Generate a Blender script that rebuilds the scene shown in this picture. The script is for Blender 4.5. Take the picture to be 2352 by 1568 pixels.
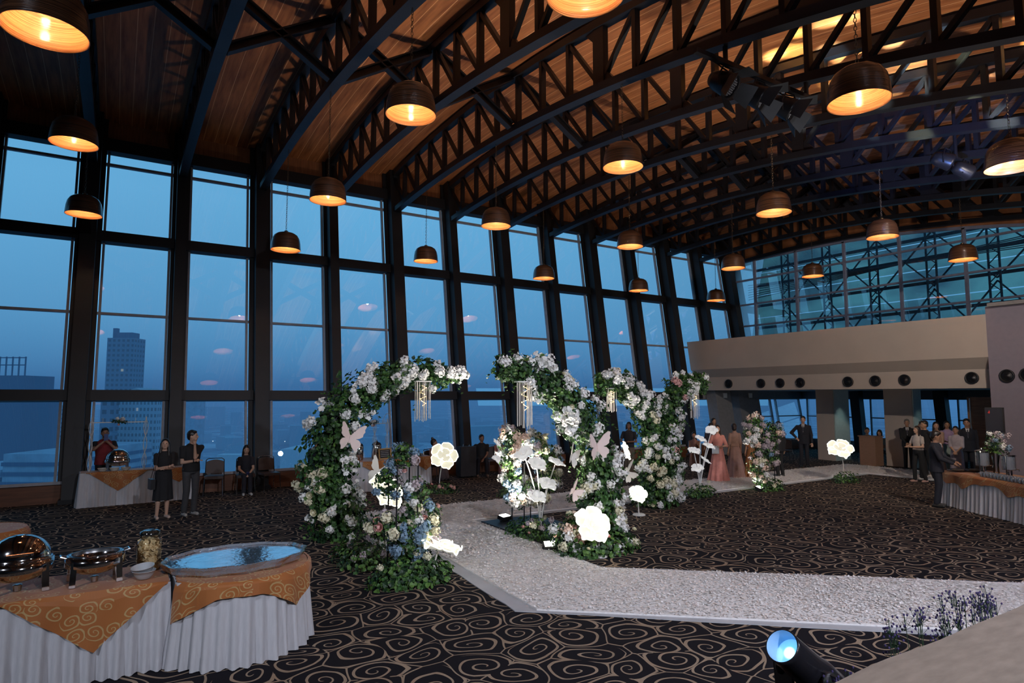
import bpy, math, random
from mathutils import Vector, Matrix, Euler
for o in list(bpy.data.objects): bpy.data.objects.remove(o)
scene = bpy.context.scene
C = scene.collection
PI = math.pi
def V(*a): return Vector(a)

# ---------------------------------------------------------------- camera
TH = math.atan2(2304.0, 1440*math.cos(.0859)+124*math.sin(.0859))
cam_d = bpy.data.cameras.new('camera'); cam_d.sensor_width = 36; cam_d.lens = 1440/2352*36
cam_d.clip_start = .05; cam_d.clip_end = 5000
cam = bpy.data.objects.new('camera', cam_d); C.objects.link(cam)
cam.location = (0, 0, 2.45)
cam.rotation_euler = (PI/2+math.atan(124/1440), 0, TH-PI/2)
scene.camera = cam
scene.view_settings.view_transform = 'Standard'; scene.view_settings.look = 'None'
scene.view_settings.gamma = 1; scene.view_settings.use_curve_mapping = False
scene.view_settings.exposure = 0.0

# ---------------------------------------------------------------- dusk sky
w = bpy.data.worlds.new('dusk_sky'); scene.world = w; w.use_nodes = True
nt = w.node_tree; nt.nodes.clear()
tc = nt.nodes.new('ShaderNodeTexCoord'); sp = nt.nodes.new('ShaderNodeSeparateXYZ')
nt.links.new(tc.outputs['Generated'], sp.inputs[0])
rp = nt.nodes.new('ShaderNodeValToRGB'); nt.links.new(sp.outputs['Z'], rp.inputs[0])
e = rp.color_ramp.elements
e[0].position = 0.0; e[0].color = (.050, .175, .34, 1)
e[1].position = 1.0; e[1].color = (.040, .15, .31, 1)
for p_, c_ in ((.10, (.072, .230, .405, 1)), (.28, (.088, .275, .46, 1)), (.5, (.058, .22, .40, 1))):
    x_ = e.new(p_); x_.color = c_
nz = nt.nodes.new('ShaderNodeTexNoise'); nz.inputs['Scale'].default_value = 2.2; nz.inputs['Detail'].default_value = 3
nt.links.new(tc.outputs['Generated'], nz.inputs['Vector'])
mp = nt.nodes.new('ShaderNodeMapRange'); nt.links.new(nz.outputs['Fac'], mp.inputs[0])
mp.inputs[3].default_value = 1.80; mp.inputs[4].default_value = 2.20
bg = nt.nodes.new('ShaderNodeBackground'); nt.links.new(rp.outputs[0], bg.inputs[0]); nt.links.new(mp.outputs[0], bg.inputs[1])
wo = nt.nodes.new('ShaderNodeOutputWorld'); nt.links.new(bg.outputs[0], wo.inputs[0])

# ---------------------------------------------------------------- unseen fill spots, added to brighten aisle, tables and gallery
def spot(name, loc, target, power, color, angle, blend=.6, radius=.12, parent=None):
    l = bpy.data.lights.new(name, 'SPOT'); l.energy = power; l.color = color
    l.spot_size = math.radians(angle); l.spot_blend = blend; l.shadow_soft_size = radius
    o = bpy.data.objects.new(name, l); C.objects.link(o)
    o.location = loc; d = Vector(target)-Vector(loc); o.rotation_euler = d.to_track_quat('-Z', 'Y').to_euler()
    if parent: o.parent = parent
    return o
FILL_SPOTS = [
 ('fill_spot', (2.0, -3.0, 5.6), (6.5, 7.5, 0), 2100, (.86, .88, 1), 95),
 ('fill_spot', (8.5, -3.0, 5.6), (8.6, 4.5, 0), 1700, (.78, .82, 1), 95),
 ('fill_spot', (-5.5, 1.0, 6.2), (.6, 8.5, .4), 1050, (.78, .85, 1), 80),
 ('fill_spot', (12.5, 2.5, 6.2), (20.5, 12.0, 2.4), 1500, (1, .86, .74), 90),
]
for n_, l_, t_, p_, c_, a_ in FILL_SPOTS: spot(n_, l_, t_, p_, c_, a_, 1.0, .13)
# floor floods by the arches for flowers and ceiling, plus one added uplight
UP = [((6.5, 10.6, .25), (8.6, 11.0, 8), 1100, 118), ((5.7, 8.9, .25), (7.3, 9.4, 8), 900, 105),
      ((14.2, 10.75, .2), (14, 10.5, 8), 450, 120), ((9.5, 1.4, 1.1), (13.5, 6.5, 8), 1500, 100)]  # last entry: unseen uplight added at the stage to brighten the right-hand ceiling
for l_, t_, p_, a_ in UP: spot('flood_and_fill_beam', l_, t_, p_, (1, .88, .76), a_, .9, .10)

# ---------------------------------------------------------------- materials
MATS = {}
def nodes_of(m): return m.node_tree.nodes, m.node_tree.links
def mat(name, col, rough=.5, metal=0, var=.08, scale=8, em=None, ems=0, bump=0, bscale=60, spec=.5, sheen=0, stretch=None, coat=0, trans=0, alpha=None):
    if name in MATS: return MATS[name]
    m = bpy.data.materials.new(name); m.use_nodes = True
    N, L = nodes_of(m); b = N['Principled BSDF']
    b.inputs['Roughness'].default_value = rough; b.inputs['Metallic'].default_value = metal
    b.inputs['Specular IOR Level'].default_value = spec
    if coat: b.inputs['Coat Weight'].default_value = coat; b.inputs['Coat Roughness'].default_value = .15
    if sheen: b.inputs['Sheen Weight'].default_value = sheen
    if trans: b.inputs['Transmission Weight'].default_value = trans
    t = N.new('ShaderNodeTexCoord'); n = N.new('ShaderNodeTexNoise'); n.inputs['Scale'].default_value = scale; n.inputs['Detail'].default_value = 3
    mpn = N.new('ShaderNodeMapping'); L.new(t.outputs['Object'], mpn.inputs[0]); L.new(mpn.outputs[0], n.inputs['Vector'])
    if stretch: mpn.inputs['Scale'].default_value = stretch
    r = N.new('ShaderNodeValToRGB'); L.new(n.outputs['Fac'], r.inputs[0])
    r.color_ramp.elements[0].position = .3; r.color_ramp.elements[1].position = .7
    r.color_ramp.elements[0].color = (*[c*(1-var) for c in col], 1); r.color_ramp.elements[1].color = (*[min(1, c*(1+var)) for c in col], 1)
    L.new(r.outputs[0], b.inputs['Base Color'])
    if em: b.inputs['Emission Color'].default_value = (*em, 1); b.inputs['Emission Strength'].default_value = ems
    if bump:
        n2 = N.new('ShaderNodeTexNoise'); n2.inputs['Scale'].default_value = bscale; L.new(mpn.outputs[0], n2.inputs['Vector'])
        bp = N.new('ShaderNodeBump'); bp.inputs['Strength'].default_value = bump; bp.inputs['Distance'].default_value = .01
        L.new(n2.outputs['Fac'], bp.inputs['Height']); L.new(bp.outputs[0], b.inputs['Normal'])
    MATS[name] = m; return m
def math_node(N, L, op, a, b=None, c=None, clamp=False):
    n = N.new('ShaderNodeMath'); n.operation = op; n.use_clamp = clamp
    for i, x in enumerate((a, b, c)):
        if x is None: continue
        if isinstance(x, (int, float)): n.inputs[i].default_value = x
        else: L.new(x, n.inputs[i])
    return n.outputs[0]
def spiral_mask(N, L, vec, scale, turns=2.3, thick=.05, rnd=.5, rim=.03):
    """round scrolls: one spiral in each cell of an uneven grid, its outer turn running on into the neighbours' rims"""
    mp = N.new('ShaderNodeMapping'); mp.inputs['Scale'].default_value = (scale*.86, scale, 0); L.new(vec, mp.inputs[0])
    v1 = N.new('ShaderNodeTexVoronoi'); v1.voronoi_dimensions = '2D'; v1.feature = 'F1'
    v2 = N.new('ShaderNodeTexVoronoi'); v2.voronoi_dimensions = '2D'; v2.feature = 'DISTANCE_TO_EDGE'
    for v in (v1, v2):
        v.inputs['Scale'].default_value = 1; v.inputs['Randomness'].default_value = rnd; L.new(mp.outputs[0], v.inputs['Vector'])
    sub = N.new('ShaderNodeVectorMath'); sub.operation = 'SUBTRACT'; L.new(mp.outputs[0], sub.inputs[0]); L.new(v1.outputs['Position'], sub.inputs[1])
    s = N.new('ShaderNodeSeparateXYZ'); L.new(sub.outputs[0], s.inputs[0])
    col = N.new('ShaderNodeSeparateColor'); L.new(v1.outputs['Color'], col.inputs[0])
    M = lambda *a, **k: math_node(N, L, *a, **k)
    hand = M('SUBTRACT', M('MULTIPLY', M('GREATER_THAN', col.outputs[0], .35), 2), 1)
    ang = M('ADD', M('DIVIDE', M('MULTIPLY', M('ARCTAN2', s.outputs[1], s.outputs[0]), hand), 2*PI), col.outputs[1])
    r = v1.outputs['Distance']; de = v2.outputs['Distance']
    R = M('ADD', M('MULTIPLY', M('ADD', r, de), .32), .33)          # radius of this cell, softened towards a circle
    q = M('DIVIDE', r, R)
    qq = M('POWER', q, .85)
    fr = M('FRACT', M('ADD', M('MULTIPLY', qq, turns), ang))
    d = M('DIVIDE', M('MULTIPLY', M('ABSOLUTE', M('SUBTRACT', fr, .5)), R), turns)   # distance to the line, cell units
    line = M('LESS_THAN', d, M('MULTIPLY', thick, M('ADD', .55, M('MULTIPLY', q, .45))))
    inner = M('MULTIPLY', M('MULTIPLY', line, M('GREATER_THAN', q, .08)), M('LESS_THAN', q, 1.12))
    edge = M('MULTIPLY', M('LESS_THAN', de, rim), M('GREATER_THAN', q, .9))
    return M('MAXIMUM', inner, edge), col.outputs[0]
def carpet_mat():
    m = bpy.data.materials.new('scroll_carpet'); m.use_nodes = True; N, L = nodes_of(m); b = N['Principled BSDF']
    t = N.new('ShaderNodeTexCoord')
    wn = N.new('ShaderNodeTexNoise'); wn.inputs['Scale'].default_value = 1.9; wn.inputs['Detail'].default_value = 0; L.new(t.outputs['Object'], wn.inputs['Vector'])
    mix = N.new('ShaderNodeVectorMath'); mix.operation = 'MULTIPLY_ADD'; L.new(wn.outputs['Color'], mix.inputs[0]); mix.inputs[1].default_value = (.28, .28, 0); L.new(t.outputs['Object'], mix.inputs[2])
    mask, rnd = spiral_mask(N, L, mix.outputs[0], 2.3, 2.3, .027, .62, .017)
    n = N.new('ShaderNodeTexNoise'); n.inputs['Scale'].default_value = 260; L.new(t.outputs['Object'], n.inputs['Vector'])
    n3 = N.new('ShaderNodeTexNoise'); n3.inputs['Scale'].default_value = 2.5; L.new(t.outputs['Object'], n3.inputs['Vector'])
    gold = N.new('ShaderNodeMix'); gold.data_type = 'RGBA'; gold.inputs[6].default_value = (.27, .18, .115, 1); gold.inputs[7].default_value = (.40, .32, .24, 1); L.new(n3.outputs['Fac'], gold.inputs[0])
    mx = N.new('ShaderNodeMix'); mx.data_type = 'RGBA'; L.new(mask, mx.inputs[0]); mx.inputs[6].default_value = (.0095, .0085, .0125, 1); L.new(gold.outputs[2], mx.inputs[7])
    mu = N.new('ShaderNodeMix'); mu.data_type = 'RGBA'; mu.blend_type = 'MULTIPLY'; mu.inputs[0].default_value = .6; L.new(mx.outputs[2], mu.inputs[6])
    rr = N.new('ShaderNodeValToRGB'); L.new(n.outputs['Fac'], rr.inputs[0]); rr.color_ramp.elements[0].color = (.45, .45, .45, 1); rr.color_ramp.elements[1].color = (1.4, 1.4, 1.4, 1)
    L.new(rr.outputs[0], mu.inputs[7]); L.new(mu.outputs[2], b.inputs['Base Color'])
    b.inputs['Roughness'].default_value = .95; b.inputs['Specular IOR Level'].default_value = .15
    bp = N.new('ShaderNodeBump'); bp.inputs['Strength'].default_value = .35; bp.inputs['Distance'].default_value = .006
    ad = math_node(N, L, 'ADD', n.outputs['Fac'], mask); L.new(ad, bp.inputs['Height']); L.new(bp.outputs[0], b.inputs['Normal'])
    return m
def damask_mat():
    m = bpy.data.materials.new('orange_scroll_damask'); m.use_nodes = True; N, L = nodes_of(m); b = N['Principled BSDF']
    t = N.new('ShaderNodeTexCoord'); s = N.new('ShaderNodeSeparateXYZ'); L.new(t.outputs['Object'], s.inputs[0])
    cz = N.new('ShaderNodeCombineXYZ'); L.new(s.outputs[0], cz.inputs[0])
    L.new(math_node(N, L, 'ADD', s.outputs[1], s.outputs[2]), cz.inputs[1])
    mask, rnd = spiral_mask(N, L, cz.outputs[0], 8.5, 2.0, .045, .85, .0)
    wv = N.new('ShaderNodeTexNoise'); wv.inputs['Scale'].default_value = 3; wv.inputs['Detail'].default_value = 2; L.new(t.outputs['Object'], wv.inputs['Vector'])
    keep = math_node(N, L, 'MULTIPLY', mask, math_node(N, L, 'GREATER_THAN', rnd, .35))
    keep = math_node(N, L, 'MULTIPLY', keep, .8)
    base = N.new('ShaderNodeMix'); base.data_type = 'RGBA'; base.inputs[6].default_value = (.33, .105, .028, 1); base.inputs[7].default_value = (.43, .16, .045, 1); L.new(wv.outputs['Fac'], base.inputs[0])
    mx = N.new('ShaderNodeMix'); mx.data_type = 'RGBA'; L.new(keep, mx.inputs[0]); L.new(base.outputs[2], mx.inputs[6]); mx.inputs[7].default_value = (.50, .36, .16, 1)
    L.new(mx.outputs[2], b.inputs['Base Color']); b.inputs['Roughness'].default_value = .55; b.inputs['Specular IOR Level'].default_value = .3; b.inputs['Sheen Weight'].default_value = .15
    bp = N.new('ShaderNodeBump'); bp.inputs['Strength'].default_value = .3; bp.inputs['Distance'].default_value = .004; L.new(wv.outputs['Fac'], bp.inputs['Height']); L.new(bp.outputs[0], b.inputs['Normal'])
    return m
def ceiling_mat():
    m = bpy.data.materials.new('timber_ceiling'); m.use_nodes = True; N, L = nodes_of(m); b = N['Principled BSDF']
    t = N.new('ShaderNodeTexCoord'); s = N.new('ShaderNodeSeparateXYZ'); L.new(t.outputs['Object'], s.inputs[0])
    fx = math_node(N, L, 'FRACT', math_node(N, L, 'DIVIDE', s.outputs[0], .293))
    ln = math_node(N, L, 'LESS_THAN', fx, .045)  # pale joint lines: light reflected along the joints, put into the colour
    mp = N.new('ShaderNodeMapping'); mp.inputs['Scale'].default_value = (9, .7, .7); L.new(t.outputs['Object'], mp.inputs[0])
    n = N.new('ShaderNodeTexNoise'); n.inputs['Scale'].default_value = 1.5; n.inputs['Detail'].default_value = 6; L.new(mp.outputs[0], n.inputs['Vector'])
    r = N.new('ShaderNodeValToRGB'); L.new(n.outputs['Fac'], r.inputs[0])
    r.color_ramp.elements[0].position = .3; r.color_ramp.elements[0].color = (.22, .066, .020, 1)
    r.color_ramp.elements[1].position = .75; r.color_ramp.elements[1].color = (.50, .185, .065, 1)
    mx = N.new('ShaderNodeMix'); mx.data_type = 'RGBA'; L.new(math_node(N, L, 'MULTIPLY', ln, .7), mx.inputs[0]); L.new(r.outputs[0], mx.inputs[6]); mx.inputs[7].default_value = (.85, .50, .26, 1)
    L.new(mx.outputs[2], b.inputs['Base Color']); b.inputs['Roughness'].default_value = .55
    return m
def glass_mat(name, tint=(1, 1, 1), ior=1.45, rough=0.0, boost=1.0, bump=0):
    m = bpy.data.materials.new(name); m.use_nodes = True; N, L = nodes_of(m); N.clear()
    o = N.new('ShaderNodeOutputMaterial'); mx = N.new('ShaderNodeMixShader'); fr = N.new('ShaderNodeFresnel'); fr.inputs[0].default_value = ior
    tr = N.new('ShaderNodeBsdfTransparent'); gl = N.new('ShaderNodeBsdfGlossy'); gl.inputs['Roughness'].default_value = rough
    nn = N.new('ShaderNodeTexNoise'); nn.inputs['Scale'].default_value = .4
    rr = N.new('ShaderNodeValToRGB'); L.new(nn.outputs['Fac'], rr.inputs[0]); rr.color_ramp.elements[0].color = (*[c*.97 for c in tint], 1); rr.color_ramp.elements[1].color = (*tint, 1)
    L.new(rr.outputs[0], tr.inputs[0])
    if bump:
        n2 = N.new('ShaderNodeTexNoise'); n2.inputs['Scale'].default_value = bump; bp = N.new('ShaderNodeBump'); bp.inputs['Strength'].default_value = .55; bp.inputs['Distance'].default_value = .02
        t2 = N.new('ShaderNodeTexCoord'); L.new(t2.outputs['Object'], n2.inputs['Vector']); L.new(n2.outputs['Fac'], bp.inputs['Height']); L.new(bp.outputs[0], gl.inputs['Normal']); L.new(bp.outputs[0], fr.inputs['Normal'])
    f = math_node(N, L, 'MULTIPLY', fr.outputs[0], boost, clamp=True)
    if bump:
        df = N.new('ShaderNodeBsdfDiffuse'); df.inputs[0].default_value = (.55, .62, .72, 1); m2 = N.new('ShaderNodeMixShader'); m2.inputs[0].default_value = .38; L.new(tr.outputs[0], m2.inputs[1]); L.new(df.outputs[0], m2.inputs[2]); tr = m2
    L.new(f, mx.inputs[0]); L.new(tr.outputs[0], mx.inputs[1]); L.new(gl.outputs[0], mx.inputs[2]); L.new(mx.outputs[0], o.inputs[0])
    return m
def ring_mat(name, dark, light, rough, coat, em=0):
    """coiled rattan strips: rings around the object's own axis"""
    m = bpy.data.materials.new(name); m.use_nodes = True; N, L = nodes_of(m); b = N['Principled BSDF']
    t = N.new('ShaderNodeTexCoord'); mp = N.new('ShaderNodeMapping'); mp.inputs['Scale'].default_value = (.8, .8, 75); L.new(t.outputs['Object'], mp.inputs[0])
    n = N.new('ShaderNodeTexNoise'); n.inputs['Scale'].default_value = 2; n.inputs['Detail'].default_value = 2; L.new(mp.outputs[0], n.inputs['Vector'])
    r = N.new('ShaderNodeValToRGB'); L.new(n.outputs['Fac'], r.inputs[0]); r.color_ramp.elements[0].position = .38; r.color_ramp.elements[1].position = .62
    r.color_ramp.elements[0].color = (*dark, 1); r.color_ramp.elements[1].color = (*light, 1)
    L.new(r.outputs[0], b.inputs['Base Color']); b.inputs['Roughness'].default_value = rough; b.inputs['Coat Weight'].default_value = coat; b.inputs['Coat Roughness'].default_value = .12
    bp = N.new('ShaderNodeBump'); bp.inputs['Strength'].default_value = .7; bp.inputs['Distance'].default_value = .01; L.new(n.outputs['Fac'], bp.inputs['Height']); L.new(bp.outputs[0], b.inputs['Normal'])
    return m
def emis(name, col, s):
    if name in MATS: return MATS[name]
    return mat(name, col, .5, em=col, ems=s, var=.02)
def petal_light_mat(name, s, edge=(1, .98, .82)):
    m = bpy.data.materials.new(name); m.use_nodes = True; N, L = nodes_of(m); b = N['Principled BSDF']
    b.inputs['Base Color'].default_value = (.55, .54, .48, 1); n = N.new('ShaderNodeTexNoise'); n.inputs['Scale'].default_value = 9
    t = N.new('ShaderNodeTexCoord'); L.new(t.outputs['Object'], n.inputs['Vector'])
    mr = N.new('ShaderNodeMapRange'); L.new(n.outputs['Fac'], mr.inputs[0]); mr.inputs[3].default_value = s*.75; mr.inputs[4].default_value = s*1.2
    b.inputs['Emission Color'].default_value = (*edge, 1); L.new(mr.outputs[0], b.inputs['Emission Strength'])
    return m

M_ = dict(
 carpet=carpet_mat(), damask=damask_mat(), ceiling=ceiling_mat(),
 steel=mat('black_painted_steel', (.009, .009, .012), .42, var=.15, scale=3),
 column=mat('dark_column_cladding', (.009, .009, .011), .55, var=.2, scale=2),
 frame=mat('grey_aluminium_frame', (.30, .31, .35), .45),
 sillwood=mat('brown_wood_dado', (.16, .062, .028), .5, var=.25, scale=4, stretch=(.4, .4, 5)),
 panelwood=mat('brown_wood_frieze', (.30, .115, .045), .55, var=.25, scale=3, stretch=(8, 1, .6)),
 beige=mat('beige_plaster', (.48, .41, .36), .8, var=.04, scale=1.5, bump=.05),
 cream=mat('grey_white_plaster', (.42, .41, .39), .8, var=.05),
 teal=mat('pale_teal_plaster', (.40, .48, .47), .7, var=.05),
 greywall=mat('grey_rear_plaster', (.20, .20, .21), .8),
 glass=glass_mat('window_glass', (.97, .985, 1), 1.5, 0, 5.0),
 clear=glass_mat('clear_glass', (.93, .96, .97), 1.5, .02, 1.8),
 crystal=glass_mat('cut_crystal_glass', (.62, .72, .80), 1.6, .10, 4.5, bump=28),
 plastic=glass_mat('clear_plastic', (.80, .84, .86), 1.5, .12, 2.2),
 stage=mat('beige_stage_carpet', (.30, .245, .20), .95, var=.14, scale=5, bump=.35, bscale=180, stretch=(1, 3, 1)),
 linen=mat('white_pleated_linen', (.52, .52, .55), .8, var=.05, scale=60, bump=.15, bscale=180, stretch=(1, 1, .15)),
 cloth=mat('white_floor_cloth', (.46, .47, .50), .85, var=.08, scale=3, bump=.6, bscale=5),
 petal=mat('white_petal_carpet', (.80, .78, .77), .75, var=.08, scale=22),
 petal2=mat('cream_petal_carpet', (.72, .66, .62), .75, var=.08, scale=22),
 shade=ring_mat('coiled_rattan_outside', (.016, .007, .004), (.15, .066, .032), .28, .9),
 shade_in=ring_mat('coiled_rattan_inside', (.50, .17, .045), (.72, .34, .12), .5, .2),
 bulb=emis('lamp_bulb_glow', (1, .86, .62), 9),
 brass=mat('dark_chain_metal', (.16, .11, .07), .4, .8),
 leaf=mat('green_leaf', (.036, .105, .022), .5, var=.45, scale=14),
 leafd=mat('dark_green_leaf', (.013, .042, .014), .5, var=.4, scale=14),
 leafy=mat('yellow_green_leaf', (.085, .18, .035), .5, var=.3, scale=14),
 fwhite=mat('white_blossom', (.88, .88, .85), .7, var=.05),
 fcream=mat('cream_blossom', (.76, .72, .52), .7, var=.08),
 fpink=mat('pink_blossom', (.75, .42, .38), .7, var=.12),
 fpeach=mat('peach_blossom', (.80, .60, .48), .7, var=.1),
 fblue=mat('dusty_blue_blossom', (.20, .31, .42), .7, var=.2),
 fpurple=mat('dark_purple_bud', (.05, .035, .13), .7, var=.3),
 fdusk=mat('dusty_mauve_blossom', (.50, .42, .44), .7, var=.15),
 chrome=mat('polished_steel', (.62, .62, .64), .08, 1, var=.02),
 chromed=mat('brushed_steel', (.42, .42, .43), .25, 1, var=.05),
 black=mat('black_plastic', (.014, .014, .018), .45),
 blackm=mat('matte_black_metal', (.018, .018, .022), .35, .4),
 white=mat('white_painted_metal', (.72, .71, .68), .5),
 foam=mat('pale_pink_foam_board', (.78, .64, .60), .7, var=.03),
 foamw=mat('off_white_foam_board', (.72, .70, .64), .7, var=.03),
 fringe=mat('cream_cord_fringe', (.78, .74, .66), .7),
 lampflower=petal_light_mat('glowing_petal', .28),
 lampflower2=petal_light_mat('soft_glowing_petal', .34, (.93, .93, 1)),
 neon=emis('petal_edge_neon', (1, .98, .80), 2.6),
 fairy=emis('warm_fairy_light', (1, .72, .35), 3.5),
 chairfab=mat('brown_chair_vinyl', (.060, .036, .030), .5),
 orangecl=None)
M_['orangecl'] = M_['damask']

# ---------------------------------------------------------------- mesh builder
class MB:
    def __init__(s): s.v = []; s.f = []; s.mi = []; s.cur = 0; s.sm = []; s.smooth = False
    def add(s, vs, fs):
        b = len(s.v); s.v += [tuple(x) for x in vs]
        for f in fs: s.f.append(tuple(i+b for i in f)); s.mi.append(s.cur); s.sm.append(s.smooth)
    def box(s, c, d, rot=None):
        c = Vector(c); hx, hy, hz = d[0]/2, d[1]/2, d[2]/2
        vs = [Vector((x*hx, y*hy, z*hz)) for z in (-1, 1) for y in (-1, 1) for x in (-1, 1)]
        if rot is not None: vs = [rot @ q for q in vs]
        s.add([q+c for q in vs], [(0, 2, 3, 1), (4, 5, 7, 6), (0, 1, 5, 4), (2, 6, 7, 3), (0, 4, 6, 2), (1, 3, 7, 5)])
    def bx(s, x0, x1, y0, y1, z0, z1): s.box(((x0+x1)/2, (y0+y1)/2, (z0+z1)/2), (x1-x0, y1-y0, z1-z0))
    def beam(s, p0, p1, w_, h_, up=(0, 0, 1)):
        p0, p1 = Vector(p0), Vector(p1); d = (p1-p0).normalized(); up = Vector(up)
        if abs(d.dot(up)) > .999: up = Vector((0, 1, 0)) if abs(d.y) < .9 else Vector((1, 0, 0))
        sx = d.cross(up).normalized(); sy = sx.cross(d).normalized()
        vs = []
        for p in (p0, p1):
            for a, b in ((-1, -1), (1, -1), (1, 1), (-1, 1)): vs.append(p+sx*a*w_/2+sy*b*h_/2)
        s.add(vs, [(3, 2, 1, 0), (4, 5, 6, 7), (0, 1, 5, 4), (1, 2, 6, 5), (2, 3, 7, 6), (3, 0, 4, 7)])
    def ibeam(s, p0, p1, w_, h_, t=.03, up=(0, 0, 1)):
        p0, p1 = Vector(p0), Vector(p1); d = (p1-p0).normalized(); up = Vector(up); sx = d.cross(up).normalized(); sy = sx.cross(d).normalized()
        s.beam(p0+sy*(h_/2-t/2), p1+sy*(h_/2-t/2), w_, t, up); s.beam(p0-sy*(h_/2-t/2), p1-sy*(h_/2-t/2), w_, t, up); s.beam(p0, p1, t, h_-2*t, up)
    def tube(s, pts, r, n=8, caps=True):
        pts = [Vector(p) for p in pts]; rs = r if isinstance(r, (list, tuple)) else [r]*len(pts)
        rings = []; prev = None
        for i, p in enumerate(pts):
            d = (pts[min(i+1, len(pts)-1)]-pts[max(i-1, 0)])
            d = d.normalized() if d.length > 1e-9 else Vector((0, 0, 1))
            if prev is None:
                a = Vector((0, 0, 1)) if abs(d.z) < .9 else Vector((1, 0, 0)); x = d.cross(a).normalized()
            else:
                x = (prev-d*prev.dot(d)); x = x.normalized() if x.length > 1e-6 else d.orthogonal().normalized()
            prev = x; y = d.cross(x)
            rings.append([p+(x*math.cos(2*PI*k/n)+y*math.sin(2*PI*k/n))*rs[i] for k in range(n)])
        vs = [q for rg in rings for q in rg]; fs = []
        for i in range(len(rings)-1):
            for k in range(n): fs.append((i*n+k, i*n+(k+1) % n, (i+1)*n+(k+1) % n, (i+1)*n+k))
        if caps: fs.append(tuple(range(n-1, -1, -1))); fs.append(tuple((len(rings)-1)*n+k for k in range(n)))
        s.add(vs, fs)
    def lathe(s, prof, n=24, o=(0, 0, 0), sx=1, sy=1, cap0=False, cap1=False):
        o = Vector(o); vs = []
        for r, z in prof:
            for k in range(n): vs.append(o+Vector((r*sx*math.cos(2*PI*k/n), r*sy*math.sin(2*PI*k/n), z)))
        fs = []
        for i in range(len(prof)-1):
            for k in range(n): fs.append((i*n+k, i*n+(k+1) % n, (i+1)*n+(k+1) % n, (i+1)*n+k))
        if cap0: fs.append(tuple(range(n-1, -1, -1)))
        if cap1: fs.append(tuple((len(prof)-1)*n+k for k in range(n)))
        s.add(vs, fs)
    def ell(s, c, r, n=10, m=7, rot=None):
        c = Vector(c); vs = [Vector((0, 0, -1))]
        for i in range(1, m):
            a = PI*i/m
            for k in range(n): vs.append(Vector((math.sin(a)*math.cos(2*PI*k/n), math.sin(a)*math.sin(2*PI*k/n), -math.cos(a))))
        vs.append(Vector((0, 0, 1)))
        vs = [Vector((q.x*r[0], q.y*r[1], q.z*r[2])) for q in vs]
        if rot is not None: vs = [rot @ q for q in vs]
        fs = []
        for k in range(n): fs.append((0, 1+(k+1) % n, 1+k))
        for i in range(m-2):
            for k in range(n): fs.append((1+i*n+k, 1+i*n+(k+1) % n, 1+(i+1)*n+(k+1) % n, 1+(i+1)*n+k))
        L_ = len(vs)-1
        for k in range(n): fs.append((L_, 1+(m-2)*n+k, 1+(m-2)*n+(k+1) % n))
        s.add([q+c for q in vs], fs)
    def cap(s, p0, p1, r0, r1, n=10):
        """tapered capsule"""
        p0, p1 = Vector(p0), Vector(p1); d = p1-p0; L_ = d.length
        d = d/L_ if L_ > 1e-6 else Vector((0, 0, 1))
        pts = []; rr = []
        for a in (-80, -45, -15): pts.append(p0+d*r0*math.sin(math.radians(a))); rr.append(r0*math.cos(math.radians(a)))
        for a in (15, 45, 80): pts.append(p1+d*r1*math.sin(math.radians(a))); rr.append(r1*math.cos(math.radians(a)))
        s.tube(pts, rr, n)
    def loft(s, rings, n=16, closed=True):
        """rings: (cx,cy,cz,rx,ry)"""
        vs = []; fs = []
        for cx_, cy_, cz_, rx, ry in rings:
            for k in range(n): vs.append((cx_+rx*math.cos(2*PI*k/n), cy_+ry*math.sin(2*PI*k/n), cz_))
        for i in range(len(rings)-1):
            for k in range(n): fs.append((i*n+k, i*n+(k+1) % n, (i+1)*n+(k+1) % n, (i+1)*n+k))
        if closed: fs.append(tuple(range(n-1, -1, -1))); fs.append(tuple((len(rings)-1)*n+k for k in range(n)))
        s.add(vs, fs)
    def mesh(s, name, mats):
        me = bpy.data.meshes.new(name); me.from_pydata(s.v, [], s.f)
        for m in (mats if isinstance(mats, (list, tuple)) else [mats]): me.materials.append(m)
        me.polygons.foreach_set('material_index', s.mi); me.polygons.foreach_set('use_smooth', s.sm); me.update()
        return me
    def build(s, name, mats, parent=None, mod=None):
        o = bpy.data.objects.new(name, s.mesh(name, mats)); C.objects.link(o)
        if parent: o.parent = parent
        return o
def tag(o, label=None, cat=None, group=None, kind=None):
    if label: o['label'] = label
    if cat: o['category'] = cat
    if group: o['group'] = group
    if kind: o['kind'] = kind
    return o
def thing(name, label, cat, loc=(0, 0, 0), rz=0, group=None):
    o = bpy.data.objects.new(name, None); C.objects.link(o); o.location = loc; o.rotation_euler = (0, 0, rz); o.empty_display_size = .1
    return tag(o, label, cat, group)
def struct(o): o['kind'] = 'structure'; return o
def inst(name, me, parent=None, loc=(0, 0, 0), rot=(0, 0, 0), sc=1):
    o = bpy.data.objects.new(name, me); C.objects.link(o); o.location = loc; o.rotation_euler = rot
    o.scale = (sc,)*3 if isinstance(sc, (int, float)) else sc
    if parent: o.parent = parent
    return o
def kids(o): return [c for c in bpy.data.objects if c.parent == o]
def copy_tree(o, parent=None, cache=None):
    c = o.copy(); C.objects.link(c)
    if parent: c.parent = parent
    for ch in list(o.children): copy_tree(ch, c)
    return c
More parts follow.
